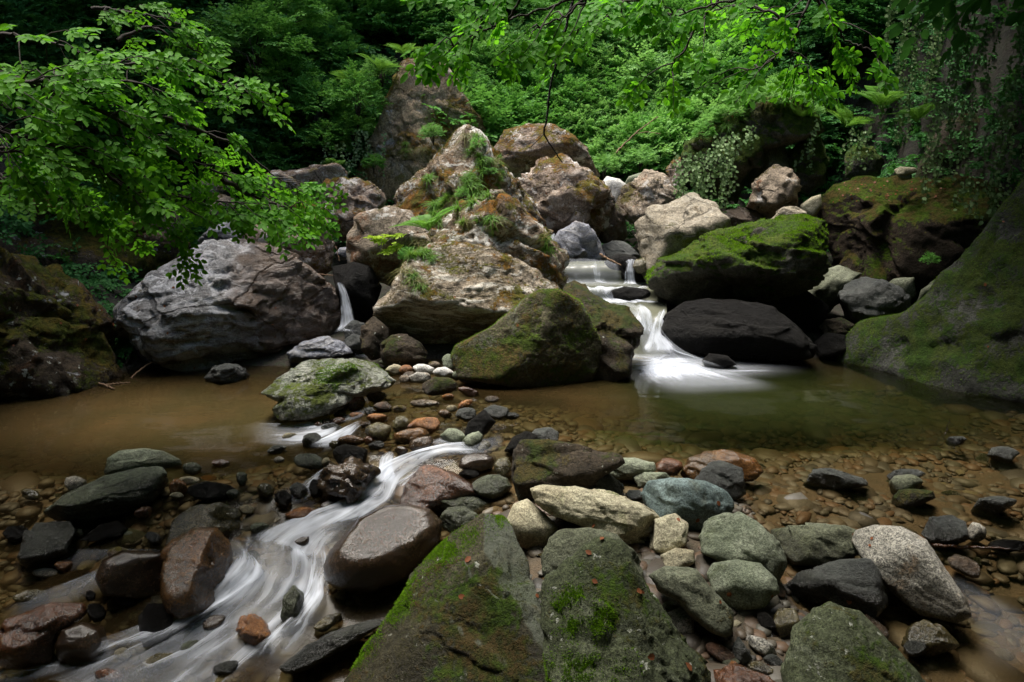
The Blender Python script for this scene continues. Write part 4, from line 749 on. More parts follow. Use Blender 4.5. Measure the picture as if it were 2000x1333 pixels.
# ---------------------------------------------------------------- white water ribbons
def catmull(A, n):
    A = np.asarray(A, float); P = np.vstack([2 * A[0] - A[1], A, 2 * A[-1] - A[-2]]); t = np.linspace(0, len(A) - 1 - 1e-9, n); i = t.astype(int); f = (t - i)[:, None]
    a, b, c, d = P[i], P[i + 1], P[i + 2], P[i + 3]
    return .5 * ((2 * b) + (-a + c) * f + (2 * a - 5 * b + 4 * c - d) * f ** 2 + (-a + 3 * b - 3 * c + d) * f ** 3)
def ribbon(name, sec, n=90, m=36, arch=.02, lift=.012, rough=.012, edge=.34, mat='foam', ends=(.12, .28), label=None):
    """sec: left px, left py, right px, right py, distance (or None = on the water), foam 0..1"""
    A = []; Bq = []; O = []
    for lx, ly, rx, ry, Y, op in sec:
        a = hit(lx, ly) if Y is None else atY(lx, ly, Y); b = hit(rx, ry) if Y is None else atY(rx, ry, Y)
        A.append(a); Bq.append(b); O.append([op])
    A = catmull(A, n); Bq = catmull(Bq, n); O = np.interp(np.linspace(0, len(O) - 1, n), range(len(O)), [o[0] for o in O])
    v = np.linspace(0, 1, m); P = A[:, None] * (1 - v)[None, :, None] + Bq[:, None] * v[None, :, None]
    mid = (A + Bq) / 2; ln = np.concatenate([[0], np.cumsum(np.linalg.norm(np.diff(mid, axis=0), axis=1))])
    wd = np.linalg.norm(A - Bq, axis=1).mean()
    P[..., 2] += lift + arch * (1 - (2 * v - 1) ** 2)[None]
    q = np.stack([np.repeat(ln[:, None] * 2.5, m, 1).ravel(), np.repeat(v[None] * wd * 16, n, 0).ravel(), np.full(n * m, rng.uniform(0, 50))], 1)
    P[..., 2] += rough * noise(q).reshape(n, m)
    i = np.arange(n * m).reshape(n, m); Fc = np.stack([i[:-1, :-1].ravel(), i[:-1, 1:].ravel(), i[1:, 1:].ravel(), i[1:, :-1].ravel()], 1)
    o = mesh_np(name, P.reshape(-1, 3), Fc, M[mat])
    U = np.stack([np.repeat(ln[:, None], m, 1).ravel() / max(wd, .15) * .6, np.repeat(v[None], n, 0).ravel()], 1) + rng.uniform(0, 9)
    uvl = o.data.uv_layers.new(name='UVMap'); li = np.zeros(len(o.data.loops), np.int32); o.data.loops.foreach_get('vertex_index', li); uvl.data.foreach_set('uv', U[li].astype(np.float32).ravel())
    ends = ends or (0, 0); e0 = ends != (0, 0); u = np.linspace(0, 1, n); ev = sst(0, edge, v) * sst(0, edge, 1 - v); eu = (sst(0, ends[0], u) if ends[0] else 1) * (sst(0, ends[1], 1 - u) if ends[1] else 1)
    attr(o, 'cover', (np.ones((n, 1)) * eu[:, None] * ev[None]).ravel() if e0 else np.ones(n * m)); attr(o, 'foam', np.repeat(O[:, None], m, 1).ravel())
    tag(o, kind='structure'); return o
WF = 'waterfall'
# the small fall on the left
ribbon(WF, [(656, 552, 672, 556, 5.95, .8), (662, 575, 682, 578, 5.9, .9), (664, 610, 692, 612, 5.85, .95), (660, 640, 698, 640, 5.8, .85), (640, 655, 705, 656, 5.7, .45)], arch=0, edge=.3, ends=(.05, .2))
ribbon(WF, [(700, 675, 716, 668, None, .4), (690, 690, 730, 692, None, .6), (670, 700, 740, 706, None, .25)], arch=0)
# stepped water body of the main cascade
def step(sec): return ribbon('cascade_water', sec, mat='stepwater', arch=0, lift=0, rough=.006, ends=None, n=60)
step([(1090, 512, 1275, 508, 6.75, 0), (1090, 517, 1275, 514, 6.60, 0), (1092, 530, 1275, 530, 6.52, 0), (1092, 553, 1278, 553, 6.50, 0), (1095, 562, 1290, 562, 6.30, 0), (1098, 567, 1292, 568, 6.22, 0), (1110, 586, 1292, 586, 6.18, 0),
      (1115, 592, 1300, 592, 6.05, 0), (1125, 604, 1302, 604, 5.85, 0), (1150, 622, 1302, 620, 5.70, 0), (1180, 645, 1300, 640, 5.62, 0), (1205, 670, 1310, 668, 5.55, 0), (1215, 700, 1360, 700, 5.45, 0), (1215, 716, 1400, 716, 5.3, 0)])
ribbon(WF, [(1098, 505, 1200, 512, 6.66, 0.37), (1095, 519, 1212, 518, 6.52, 0.56), (1096, 538, 1216, 540, 6.44, 0.62), (1098, 553, 1220, 556, 6.40, 0.62), (1100, 561, 1262, 561, 6.22, 0.53), (1130, 566, 1250, 567, 6.17, 0.31)], arch=.01, edge=.15)
ribbon(WF, [(1205, 506, 1252, 508, 6.62, 0.55), (1222, 516, 1240, 516, 6.50, 0.78), (1219, 535, 1241, 535, 6.44, 0.78), (1216, 556, 1246, 556, 6.42, 0.78), (1200, 562, 1262, 562, 6.25, 0.70)], arch=.01, edge=.25)
ribbon(WF, [(1120, 562, 1275, 562, 6.25, .9), (1125, 568, 1270, 566, 6.16, .75), (1135, 577, 1255, 577, 6.12, .55), (1140, 587, 1280, 588, 6.1, .8), (1140, 592, 1298, 592, 5.98, .9), (1150, 597, 1290, 596, 5.9, .5)], arch=0, edge=.12)
ribbon(WF, [(1130, 590, 1232, 590, 5.98, 0.55), (1150, 600, 1245, 598, 5.86, 0.62), (1178, 612, 1262, 606, 5.74, 0.58), (1222, 640, 1275, 620, 5.62, 0.66), (1232, 665, 1280, 655, 5.55, 0.74)], arch=.02, edge=.2)
ribbon(WF, [(1238, 600, 1258, 600, 5.74, 0.62), (1238, 615, 1275, 615, 5.62, 0.78), (1240, 640, 1285, 640, 5.54, 0.78), (1240, 665, 1292, 665, 5.46, 0.78)], arch=.02)
ribbon(WF, [(1283, 612, 1306, 606, 5.70, 0.62), (1272, 635, 1300, 632, 5.60, 0.78), (1262, 660, 1305, 655, 5.52, 0.78), (1250, 680, 1325, 680, 5.42, 0.78), (1236, 700, 1345, 702, 5.3, 0.78)], arch=.02)
ribbon(WF, [(1228, 645, 1290, 640, 5.52, 0.56), (1225, 672, 1310, 668, 5.42, 0.62), (1222, 695, 1345, 694, 5.3, 0.62), (1222, 715, 1400, 712, 5.2, 0.62), (1225, 730, 1440, 728, 5.05, 0.56), (1228, 742, 1460, 740, 4.92, 0.16)], arch=.05, edge=.3, ends=(.1, .5), rough=.03)
ribbon('foam', [(1225, 712, 1400, 708, None, 0.75), (1222, 728, 1450, 722, None, 0.68), (1225, 745, 1500, 738, None, 0.52), (1245, 762, 1540, 752, None, 0.38), (1270, 785, 1580, 770, None, 0.19)], arch=.0, lift=.006, rough=.004, edge=.35, m=50)
ribbon('foam', [(1240, 720, 1380, 716, None, 1), (1236, 736, 1430, 730, None, .8), (1250, 752, 1490, 744, None, .55), (1290, 770, 1560, 756, None, .3)], arch=.0, lift=.012, rough=.004, edge=.35, m=50)
# upper corner trickle
ribbon(WF, [(1072, 462, 1085, 455, 7.1, 1), (1078, 474, 1084, 476, 7.05, 1), (1082, 488, 1092, 492, 7.0, .8)], arch=0, edge=.3)
# side rapid into the brown pool
ribbon('foam', [(655, 818, 668, 850, None, .7), (630, 822, 640, 860, None, .95), (600, 824, 612, 872, None, .9), (560, 824, 570, 882, None, .7), (515, 824, 520, 880, None, .4), (470, 826, 475, 876, None, .15)], arch=.008, edge=.3, m=50)
ribbon('foam', [(640, 812, 652, 818, None, .7), (620, 820, 632, 832, None, 1), (600, 826, 615, 845, None, .9), (560, 828, 570, 850, None, .5)], arch=.012, edge=.3)
ribbon('foam', [(700, 825, 712, 832, None, .5), (672, 838, 690, 856, None, .9), (645, 850, 665, 874, None, 1), (620, 862, 640, 880, None, .9), (590, 870, 600, 884, None, .5)], arch=.015, edge=.3)
ribbon('foam', [(715, 790, 735, 792, None, .2), (708, 800, 722, 808, None, .5), (690, 808, 705, 822, None, .4), (672, 812, 684, 830, None, .5), (650, 822, 660, 834, None, .5)], arch=.01, edge=.35)
# the main stream
ribbon('foam', [(965, 868, 975, 900, None, 0.09), (930, 868, 940, 900, None, 0.41), (890, 868, 900, 898, None, 0.72), (850, 876, 858, 905, None, 0.90), (800, 888, 815, 925, None, 0.90), (750, 905, 795, 945, None, 0.90), (718, 930, 785, 962, None, 0.90),
                (690, 962, 772, 990, None, 0.90), (640, 990, 735, 1015, None, 0.85), (560, 1015, 700, 1040, None, 0.81), (500, 1035, 665, 1080, None, 0.77), (455, 1060, 645, 1120, None, 0.81)], n=160, m=60, arch=.03, rough=.02, ends=(.1, .05))
ribbon('foam', [(760, 882, 775, 900, None, .4), (740, 896, 770, 915, None, .9), (735, 915, 775, 932, None, 1), (735, 935, 780, 945, None, .9), (715, 955, 765, 970, None, .9)], arch=.02, rough=.02)
ribbon('foam', [(850, 905, 880, 915, None, .1), (800, 915, 840, 925, None, .6), (780, 932, 805, 945, None, .8), (758, 955, 788, 965, None, .8)], arch=.01, rough=.02)
ribbon('foam', [(455, 1045, 640, 1100, None, 0.79), (450, 1080, 642, 1135, None, 0.66), (440, 1110, 640, 1150, None, 0.74), (430, 1135, 632, 1165, None, 0.88), (405, 1165, 620, 1195, None, 0.83), (360, 1195, 600, 1225, None, 0.74), (310, 1225, 575, 1255, None, 0.74),
                (250, 1255, 540, 1290, None, 0.71), (170, 1290, 500, 1330, None, 0.66), (60, 1340, 440, 1400, None, 0.61)], n=140, m=70, arch=.05, rough=.035, ends=(.08, 0))
ribbon('foam', [(600, 1060, 648, 1085, None, 0.54), (605, 1110, 650, 1125, None, 0.72), (600, 1150, 640, 1160, None, 0.85), (590, 1175, 640, 1190, None, 0.90), (570, 1205, 620, 1230, None, 0.81), (540, 1240, 600, 1260, None, 0.68), (500, 1280, 560, 1310, None, 0.63), (440, 1330, 520, 1390, None, 0.54)], arch=.04, rough=.03, lift=.03)
ribbon('foam', [(450, 1050, 480, 1100, None, 0.34), (430, 1120, 530, 1150, None, 0.77), (380, 1170, 470, 1200, None, 0.85), (310, 1215, 400, 1240, None, 0.77), (220, 1262, 330, 1290, None, 0.68), (100, 1310, 200, 1345, None, 0.59)], arch=.05, rough=.03, lift=.04)
# side streams on the left
ribbon('foam', [(240, 1090, 250, 1130, None, .25), (195, 1112, 215, 1150, None, .65), (140, 1135, 165, 1180, None, .6), (70, 1160, 100, 1215, None, .4), (-20, 1200, 0, 1270, None, .35)], arch=.02, edge=.4)
ribbon('foam', [(230, 1250, 240, 1300, None, .3), (150, 1280, 170, 1320, None, .5), (60, 1290, 70, 1345, None, .5), (-60, 1300, -50, 1380, None, .5)], arch=.02, edge=.4)
ribbon('foam', [(650, 905, 660, 930, None, .3), (618, 925, 632, 948, None, .75), (595, 940, 612, 975, None, .7), (560, 960, 575, 995, None, .4), (510, 975, 520, 1000, None, .2)], arch=.01, edge=.4)
ribbon('foam', [(320, 1075, 330, 1090, None, .1), (230, 1075, 235, 1095, None, .4), (130, 1070, 140, 1130, None, .25), (0, 1090, 10, 1190, None, .2)], arch=.01, edge=.45)
ribbon('foam', [(1800, 1130, 1850, 1120, None, .05), (1860, 1200, 1960, 1170, None, .3), (1890, 1260, 2040, 1220, None, .35), (1900, 1360, 2100, 1330, None, .2)], arch=.01, edge=.45)
ribbon('foam', [(985, 845, 990, 880, None, .05), (950, 850, 960, 890, None, .35), (905, 856, 915, 890, None, .5), (860, 855, 870, 885, None, .6), (830, 868, 838, 892, None, .5)], arch=.01, edge=.4)

# foam spreading from the foot of the main cascade, a soft fan
def fan(px, py, rx, ry, a0, a1, foam, lift=.01):
    c0 = hit(px, py); n, m = 40, 60; u = np.linspace(.02, 1, n); t = np.linspace(a0, a1, m); r = u[:, None] * (1 + .12 * noise(np.stack([t * 2, t * 0, t * 0], 1)))[None]
    X = c0[0] + rx * r * np.cos(t)[None]; Yv = c0[1] + ry * r * np.sin(t)[None]; P = np.stack([X, Yv, zw(X, Yv) + lift + .004 * np.cos(r * 9)], -1); i = np.arange(n * m).reshape(n, m)
    o = mesh_np('foam', P.reshape(-1, 3), np.stack([i[:-1, :-1].ravel(), i[1:, :-1].ravel(), i[1:, 1:].ravel(), i[:-1, 1:].ravel()], 1), M['foam'])
    U = np.stack([np.repeat(u[:, None] * 1.3, m, 1).ravel(), np.repeat(t[None] * .55, n, 0).ravel()], 1) + rng.uniform(0, 9)
    uvl = o.data.uv_layers.new(name='UVMap'); li = np.zeros(len(o.data.loops), np.int32); o.data.loops.foreach_get('vertex_index', li); uvl.data.foreach_set('uv', U[li].astype(np.float32).ravel())
    e = sst(0, .15, (t - a0) / (a1 - a0)) * sst(0, .15, (a1 - t) / (a1 - a0)) if a1 - a0 < 6 else np.ones(m)
    attr(o, 'cover', (sst(1, .25, u)[:, None] * e[None]).ravel()); attr(o, 'foam', np.repeat((foam * (1 - .55 * u))[:, None], m, 1).ravel()); tag(o, kind='structure')
fan(1310, 712, .95, .55, -math.pi, math.pi, .8); fan(1290, 708, .6, .34, -math.pi, math.pi, .8, .018); fan(1350, 722, 1.05, .40, -1.3, .5, .6, .014)
# ---------------------------------------------------------------- foliage
LV = np.array([[0, 0, 0], [.28, .27, .05], [.68, .25, .04], [1, 0, -.06], [.68, -.25, .04], [.28, -.27, .05]])
LF = np.array([[0, 1, 2, 3], [0, 3, 4, 5]])[:, ::-1]
def leaves(P, X, N, S, wid=1.0):
    """P base, X along the leaf, N leaf normal, S length"""
    X = X / np.linalg.norm(X, axis=1)[:, None]; Y = np.cross(N, X); Y /= np.linalg.norm(Y, axis=1)[:, None] + 1e-9; Z = np.cross(X, Y)
    L = LV * np.array([1, wid, 1])
    V = P[:, None] + S[:, None, None] * (L[None, :, 0:1] * X[:, None] + L[None, :, 1:2] * Y[:, None] + L[None, :, 2:3] * Z[:, None])
    Fc = LF[None] + (np.arange(len(P)) * 6)[:, None, None]
    return V.reshape(-1, 3), Fc.reshape(-1, 4)
def spray_template(rg, n=13, L=1.0, sub=True):
    """a flat leafy twig along +x, leaves alternating; returns base, dir, normal (local)"""
    P, X, N = [], [], []
    def tw(p0, d, ln, k):
        s = np.array([-d[1], d[0], 0])
        for i in range(k):
            t = (i + .5) / k; p = p0 + d * ln * t + np.array([0, 0, -.12 * ln * t * t]); sg = 1 if i % 2 else -1
            x = d * rg.uniform(.45, .8) + s * sg * rg.uniform(.6, 1.0) + np.array([0, 0, rg.uniform(-.45, .05)])
            P.append(p); X.append(x); N.append(np.array([0, 0, 1.0]) + rg.normal(size=3) * .35)
        P.append(p0 + d * ln + np.array([0, 0, -.12 * ln])); X.append(d + np.array([0, 0, -.3])); N.append(np.array([0, 0, 1.0]) + rg.normal(size=3) * .2)
    d0 = np.array([1.0, 0, 0]); tw(np.zeros(3), d0, L, n)
    if sub:
        for t, sg in ((.2, 1), (.35, -1), (.55, 1)):
            a = sg * rg.uniform(.6, .9); tw(d0 * L * t, np.array([math.cos(a), math.sin(a), 0]), L * (.62 - t * .4), max(3, int(n * .45)))
    return np.array(P), np.array(X), np.array(N)
TPL = [spray_template(np.random.default_rng(50 + i)) for i in range(6)]
def crown(C, D, size, leaf, rg, wid=1.0, up=None, jit=.35):
    """sprays starting at C pointing along D; size = spray length array; leaf = leaf length"""
    n = len(C); D = D / np.linalg.norm(D, axis=1)[:, None]; U = np.tile([0, 0, 1.0], (n, 1)) + rg.normal(size=(n, 3)) * jit
    if up is not None: U = up + rg.normal(size=(n, 3)) * jit
    Y = np.cross(U, D); Y /= np.linalg.norm(Y, axis=1)[:, None] + 1e-9; Z = np.cross(D, Y)
    k = rg.integers(0, len(TPL), n); Pa, Xa, Na, Sa = [], [], [], []
    for q in range(len(TPL)):
        m = k == q
        if not m.any(): continue
        P, X, N = TPL[q]; Rm = np.stack([D[m], Y[m], Z[m]], 2)          # columns
        Pa.append((C[m][:, None] + np.einsum('nij,kj->nki', Rm, P) * size[m][:, None, None]).reshape(-1, 3))
        Xa.append(np.einsum('nij,kj->nki', Rm, X).reshape(-1, 3)); Na.append(np.einsum('nij,kj->nki', Rm, N).reshape(-1, 3))
    P, X, N = np.vstack(Pa), np.vstack(Xa), np.vstack(Na)
    return leaves(P, X, N, leaf * rg.uniform(.7, 1.2, len(P)), wid)
def tubes(name, lines, mat, parent=None, sides=5):
    """lines: list of (points Nx3, radii N)"""
    V, Fc, o = [], [], 0
    for P, r in lines:
        P = np.asarray(P, float); n = len(P); r = np.broadcast_to(r, (n,)); T = np.gradient(P, axis=0); T /= np.linalg.norm(T, axis=1)[:, None] + 1e-9
        A = np.cross(T, [0.31, .17, .93]); A /= np.linalg.norm(A, axis=1)[:, None] + 1e-9; Bn = np.cross(T, A); a = np.arange(sides) / sides * 2 * math.pi
        R = P[:, None] + r[:, None, None] * (np.cos(a)[None, :, None] * A[:, None] + np.sin(a)[None, :, None] * Bn[:, None]); V.append(R.reshape(-1, 3))
        i = np.arange(n - 1)[:, None] * sides + np.arange(sides)[None]; j = np.arange(n - 1)[:, None] * sides + (np.arange(sides)[None] + 1) % sides
        Fc.append(np.stack([i, j, j + sides, i + sides], -1).reshape(-1, 4) + o); o += n * sides
    return mesh_np(name, np.vstack(V), np.vstack(Fc), M[mat], True, parent)
def empty(name, loc):
    o = bpy.data.objects.new(name, None); link(o); o.location = loc; o.empty_display_size = .1; return o
def child(o, root):
    o.parent = root; o.location = o.location - root.location if False else (-Vector(root.location)); return o
def curve(pts, n=24): return catmull(np.array(pts), n)

# ---- overhanging beech on the left: limbs given as (px, py, distance)
def limb_tree(label, root_pts, limbs, leafmat_, leaf, sprl, dens, rg, r0=.03, spread=.22, drop=-.1, fromy=0.0, extra=None, name='tree', sag=(0, 0, 0)):
    base = np.array(root_pts[0]); root = empty(name, base); tag(root, label, 'tree')
    tr = tubes('trunk', [(curve(root_pts, 20), np.linspace(.16, .07, 20))], 'bark', None, 9); child(tr, root)
    lines = []; C = []; D = []; S = []
    for L in limbs:
        P = curve([atY(*q) for q in L], 40); n = len(P); P = P + .012 * np.cumsum(rg.normal(size=(n, 3)), 0) * .4
        lines.append((P, np.linspace(r0, r0 * .18, n) * (1 if len(L) > 3 else .6)))
        T = np.gradient(P, axis=0); T /= np.linalg.norm(T, axis=1)[:, None]
        ln = np.linalg.norm(np.diff(P, axis=0), axis=1).sum(); k = int(ln * dens)
        for t in rg.uniform(.05, 1, k):
            i = min(int(t * (n - 1)), n - 2); p = P[i]; side = np.cross(T[i], [0, 0, 1]); side /= np.linalg.norm(side) + 1e-9
            sg = rg.choice([-1, 1]); w = rg.uniform(0.03, spread) * (1.15 - .6 * t)
            d = T[i] * rg.uniform(.7, 1) + side * sg * rg.uniform(.15, .7) + np.array([0, 0, drop]) + rg.normal(size=3) * .12
            q = p + side * sg * w * .6 + T[i] * w * .6 + rg.normal(size=3) * np.array([.03, .03, .04]) + np.array([0, 0, -.05 * w])
            C.append(q); D.append(d); S.append(sprl * rg.uniform(.6, 1.15)); lines.append((np.array([p, (p + q) / 2 + [0, 0, .01], q, q + d / np.linalg.norm(d) * S[-1] * .9 - [0, 0, .1 * S[-1]]]), np.array([.004, .003, .002, .0012])))
    br = tubes('branch', lines, 'twig', None, 5); child(br, root)
    V, Fc = crown(np.array(C), np.array(D), np.array(S), leaf, rg, up=np.array([0, -.6, .8]), jit=.3); cr = mesh_np('crown', V, Fc, M[leafmat_]); child(cr, root)
    return root
rg = np.random.default_rng(21)
LT = [[(-80, 110, 3.0), (30, 155, 3.0), (120, 190, 3.1), (210, 228, 3.2), (330, 290, 3.4), (440, 345, 3.6), (550, 395, 3.8), (605, 420, 3.9)],
      [(-60, 120, 3.0), (60, 165, 3.0), (150, 150, 3.1), (250, 140, 3.3), (360, 160, 3.4), (470, 188, 3.5)],
      [(-60, 140, 2.9), (50, 170, 2.9), (130, 165, 3.0), (240, 168, 3.2), (320, 190, 3.3), (430, 220, 3.4)],
      [(0, 160, 2.9), (100, 215, 3.0), (200, 290, 3.1), (280, 350, 3.2), (345, 380, 3.3), (440, 390, 3.4), (520, 400, 3.5)],
      [(-80, 230, 2.8), (60, 265, 2.9), (160, 310, 3.0), (240, 370, 3.1), (320, 400, 3.2), (365, 430, 3.3)],
      [(-60, 280, 2.8), (40, 310, 2.9), (100, 340, 3.0)],
      [(210, 225, 3.2), (300, 225, 3.4), (380, 260, 3.5), (470, 300, 3.7), (540, 360, 3.8), (590, 395, 3.9)],
      [(-60, 60, 3.2), (60, 75, 3.2), (140, 90, 3.3), (220, 130, 3.5)],
      [(-60, 190, 3.0), (80, 225, 3.1), (190, 255, 3.2), (290, 300, 3.3)],
      [(-60, 330, 3.3), (60, 350, 3.4), (160, 400, 3.6), (240, 430, 3.7)],
      [(430, 350, 3.5), (500, 385, 3.6), (540, 405, 3.6), (560, 420, 3.6)],
      [(200, 330, 3.2), (300, 375, 3.3), (400, 400, 3.4), (480, 420, 3.5)],
      [(-60, 210, 3.1), (60, 290, 3.2), (150, 370, 3.3), (225, 425, 3.4)],
      [(-60, 400, 3.5), (-10, 300, 3.4), (60, 325, 3.3), (130, 352, 3.3)],
      [(280, 350, 3.4), (335, 410, 3.5), (362, 445, 3.5)],
      [(230, 80, 4.4), (300, 60, 4.6), (350, 95, 4.7), (400, 115, 4.8)],
      [(180, 20, 4.4), (260, 25, 4.5), (330, 45, 4.7), (390, 80, 4.8)]]
limb_tree('overhanging beech with long leafy branches sweeping down from the left edge', [(-4.6, 2.6, .6), (-4.3, 2.8, 1.6), (-3.7, 2.9, 2.3), (-2.9, 3.0, 2.45)], LT, 'leafL', .038, .20, 19, rg, r0=.013, spread=.20)
RT_ = [[(1600, -60, 3.4), (1570, 10, 3.4), (1545, 65, 3.4), (1500, 105, 3.4), (1440, 140, 3.4), (1372, 170, 3.4)],
       [(1550, 60, 3.4), (1500, 25, 3.5), (1420, 25, 3.6), (1340, 60, 3.7), (1260, 80, 3.7)],
       [(1580, -30, 3.3), (1620, 40, 3.3), (1680, 90, 3.3), (1720, 120, 3.3)],
       [(1560, -40, 3.3), (1480, -20, 3.3), (1380, 0, 3.3), (1280, 20, 3.2), (1180, 40, 3.1)],
       [(1500, -60, 3.2), (1380, -30, 3.1), (1220, 10, 3.0), (1130, 70, 3.0)],
       [(1400, 0, 3.4), (1360, 50, 3.4), (1320, 110, 3.4), (1300, 150, 3.4)],
       [(1540, 70, 3.4), (1560, 110, 3.4), (1570, 150, 3.4)]]
limb_tree('bright green leafy branch with dark forked stem hanging in from the top right', [(4.6, 3.4, 1.0), (4.2, 3.6, 2.4), (3.2, 3.6, 3.1), (1.8, 3.5, 2.9)], RT_, 'leafR', .040, .19, 13, rg, r0=.008, spread=.28, drop=-.25)
CT_ = [[(1100, -60, 2.6), (1010, -30, 2.6), (930, 10, 2.6), (870, 30, 2.6)],
       [(1050, -40, 2.6), (990, 10, 2.6), (920, 50, 2.6), (870, 85, 2.6)],
       [(1140, -20, 2.7), (1060, 30, 2.7), (980, 60, 2.7), (915, 105, 2.7)],
       [(1180, -20, 2.6), (1120, 40, 2.6), (1060, 90, 2.6), (1010, 120, 2.6)]]
limb_tree('blurred light green branch tips hanging from the top centre', [(1.3, -2.2, .2), (1.3, -1.6, 2.0), (1.0, .2, 3.5), (.4, 2.3, 2.95)], CT_, 'leafR', .036, .17, 11, rg, r0=.006, spread=.16, drop=-.3)
# a bare dark twig hanging before the boulders
t = curve([atY(1128, -40, 3.0), atY(1112, 30, 3.0), atY(1092, 100, 3.0), atY(1075, 170, 3.0), atY(1068, 230, 3.0), atY(1063, 262, 3.0), atY(1080, 290, 3.0), atY(1098, 318, 3.0)], 50)
o = tubes('twig', [(t + .0012 * rg.normal(size=t.shape), np.linspace(.007, .0025, 50)), (curve([atY(1100, 70, 3.0), atY(1108, 100, 3.0), atY(1106, 130, 3.02)], 8), .002), (curve([atY(1063, 262, 3.0), atY(1040, 285, 3.0), atY(1030, 290, 3.0)], 8), .0015)], 'black', None, 6); tag(o, 'thin bare dark twig hanging in front of the highest centre boulder', 'twig')

# ---- undergrowth protos
def shrub_proto(kind, n, leaf, spr, rx, rz, mat, seed, up=.35):
    rg = np.random.default_rng(seed); a = rg.uniform(0, 2 * math.pi, n); e = np.arcsin(rg.uniform(-.15, 1, n)); d = np.stack([np.cos(a) * np.cos(e), np.sin(a) * np.cos(e), np.sin(e)], 1)
    r = rg.uniform(.35, 1, n) ** .6 * (1 + .30 * fbm(d * 1.6 + seed, 3)); C = d * r[:, None] * np.array([rx, rx, rz]) + np.array([0, 0, rz * .35])
    D = d * np.array([1, 1, .35]) + np.array([0, 0, up * .3]) + rg.normal(size=(n, 3)) * .25
    V, Fc = crown(C, D, np.full(n, spr) * rg.uniform(.7, 1.3, n), leaf, rg)
    st = [(np.array([[0, 0, -.35], c * [.25, .25, .45], c]), np.array([.012, .008, .003])) for c in C[:max(8, n // 12)]]
    return V, Fc, st
PROTO = {}
def reg(kind, *a, **k):
    V, Fc, st = shrub_proto(kind, *a, **k); f = mesh_np('foliage', V, Fc, M[a[5]]); s_ = tubes('stem', st, 'twig', None, 4); PROTO[kind] = (f.data, s_.data); bpy.data.objects.remove(f); bpy.data.objects.remove(s_)
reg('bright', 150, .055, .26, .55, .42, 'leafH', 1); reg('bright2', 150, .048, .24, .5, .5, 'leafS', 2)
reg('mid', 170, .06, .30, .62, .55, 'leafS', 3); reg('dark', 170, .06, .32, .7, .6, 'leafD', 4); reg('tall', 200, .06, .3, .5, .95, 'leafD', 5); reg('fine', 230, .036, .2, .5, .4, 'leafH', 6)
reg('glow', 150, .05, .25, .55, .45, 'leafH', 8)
def shrub(kind, loc, s, label, group=None, cat='shrub', rz=None, matn=None, name='shrub'):
    root = empty(name, loc); tag(root, label, cat, group); root.scale = (s, s, s * rng.uniform(.85, 1.15)); root.rotation_euler = (rng.uniform(-.12, .12), rng.uniform(-.12, .12), rng.uniform(0, 6.3))
    for nm, me in zip(('foliage', 'stem'), PROTO[kind]):
        c = bpy.data.objects.new(nm, me); link(c); c.parent = root
    return root
def gh(x, y): return float(gfn(np.array([[x]]), np.array([[y]]))[0, 0])
def onhill(px, py, y0=6.0):
    r = ray(px, py); yy = np.arange(y0, 30, .02); s = yy / r[1]; X = r[0] * s; Z = CAMZ + r[2] * s; k = np.argmax(Z < bed(X, yy)); return np.array([X[k], yy[k], Z[k]])
# tall herbs and shrubs, sun and shade put into their leaf colour by zone; pixel positions of their feet
HB = 'bright green shrubs covering the lit slope'
k = 0
for py in (330, 300, 268, 236, 204, 172, 140, 105, 70, 35, 0, -40):
    for px in range(930, 1700, 62):
        x = px + rng.uniform(-26, 26); y = py + rng.uniform(-14, 14)
        if x < 980 + (330 - py) * .1 and py > 230: continue
        if px > 1560 and py > 150: continue
        h = onhill(x, y); lit = 1100 < x < 1480 and py > 60
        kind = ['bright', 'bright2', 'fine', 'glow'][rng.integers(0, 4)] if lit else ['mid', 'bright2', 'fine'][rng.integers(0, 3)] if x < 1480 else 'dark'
        lab, gr = (('bright green herb thicket on the lit slope right of the highest boulder', HB) if lit else ('mid green shrub among dense ones on the slope above the boulders', 'mid green shrubs on the slope above the boulders') if x < 1480 else ('dark shrub under the shaded cliff at the upper right', 'dark shrubs below the right cliff'))
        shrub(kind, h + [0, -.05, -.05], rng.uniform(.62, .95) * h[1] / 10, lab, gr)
for py in (330, 290, 250, 205, 160, 115, 70, 25, -20):
    for px in range(-40, 930, 78):
        x = px + rng.uniform(-30, 30); y = py + rng.uniform(-18, 18)
        if 700 < x < 900 and py > 100: continue
        if x < 500 and py > 300: continue
        h = onhill(x, y, 7.5); kind = ['mid', 'dark', 'mid', 'bright2'][rng.integers(0, 4)] if x > 430 else ['dark', 'tall'][rng.integers(0, 2)]
        shrub(kind, h + [0, -.05, -.1], rng.uniform(.8, 1.2) * h[1] / 10, 'dark green bush in the shaded forest behind the overhanging branch' if x < 430 else 'dense green bush on the slope left of the leaning slab',
              'bushes in the shaded forest on the left' if x < 430 else 'bushes on the slope left of the leaning slab')
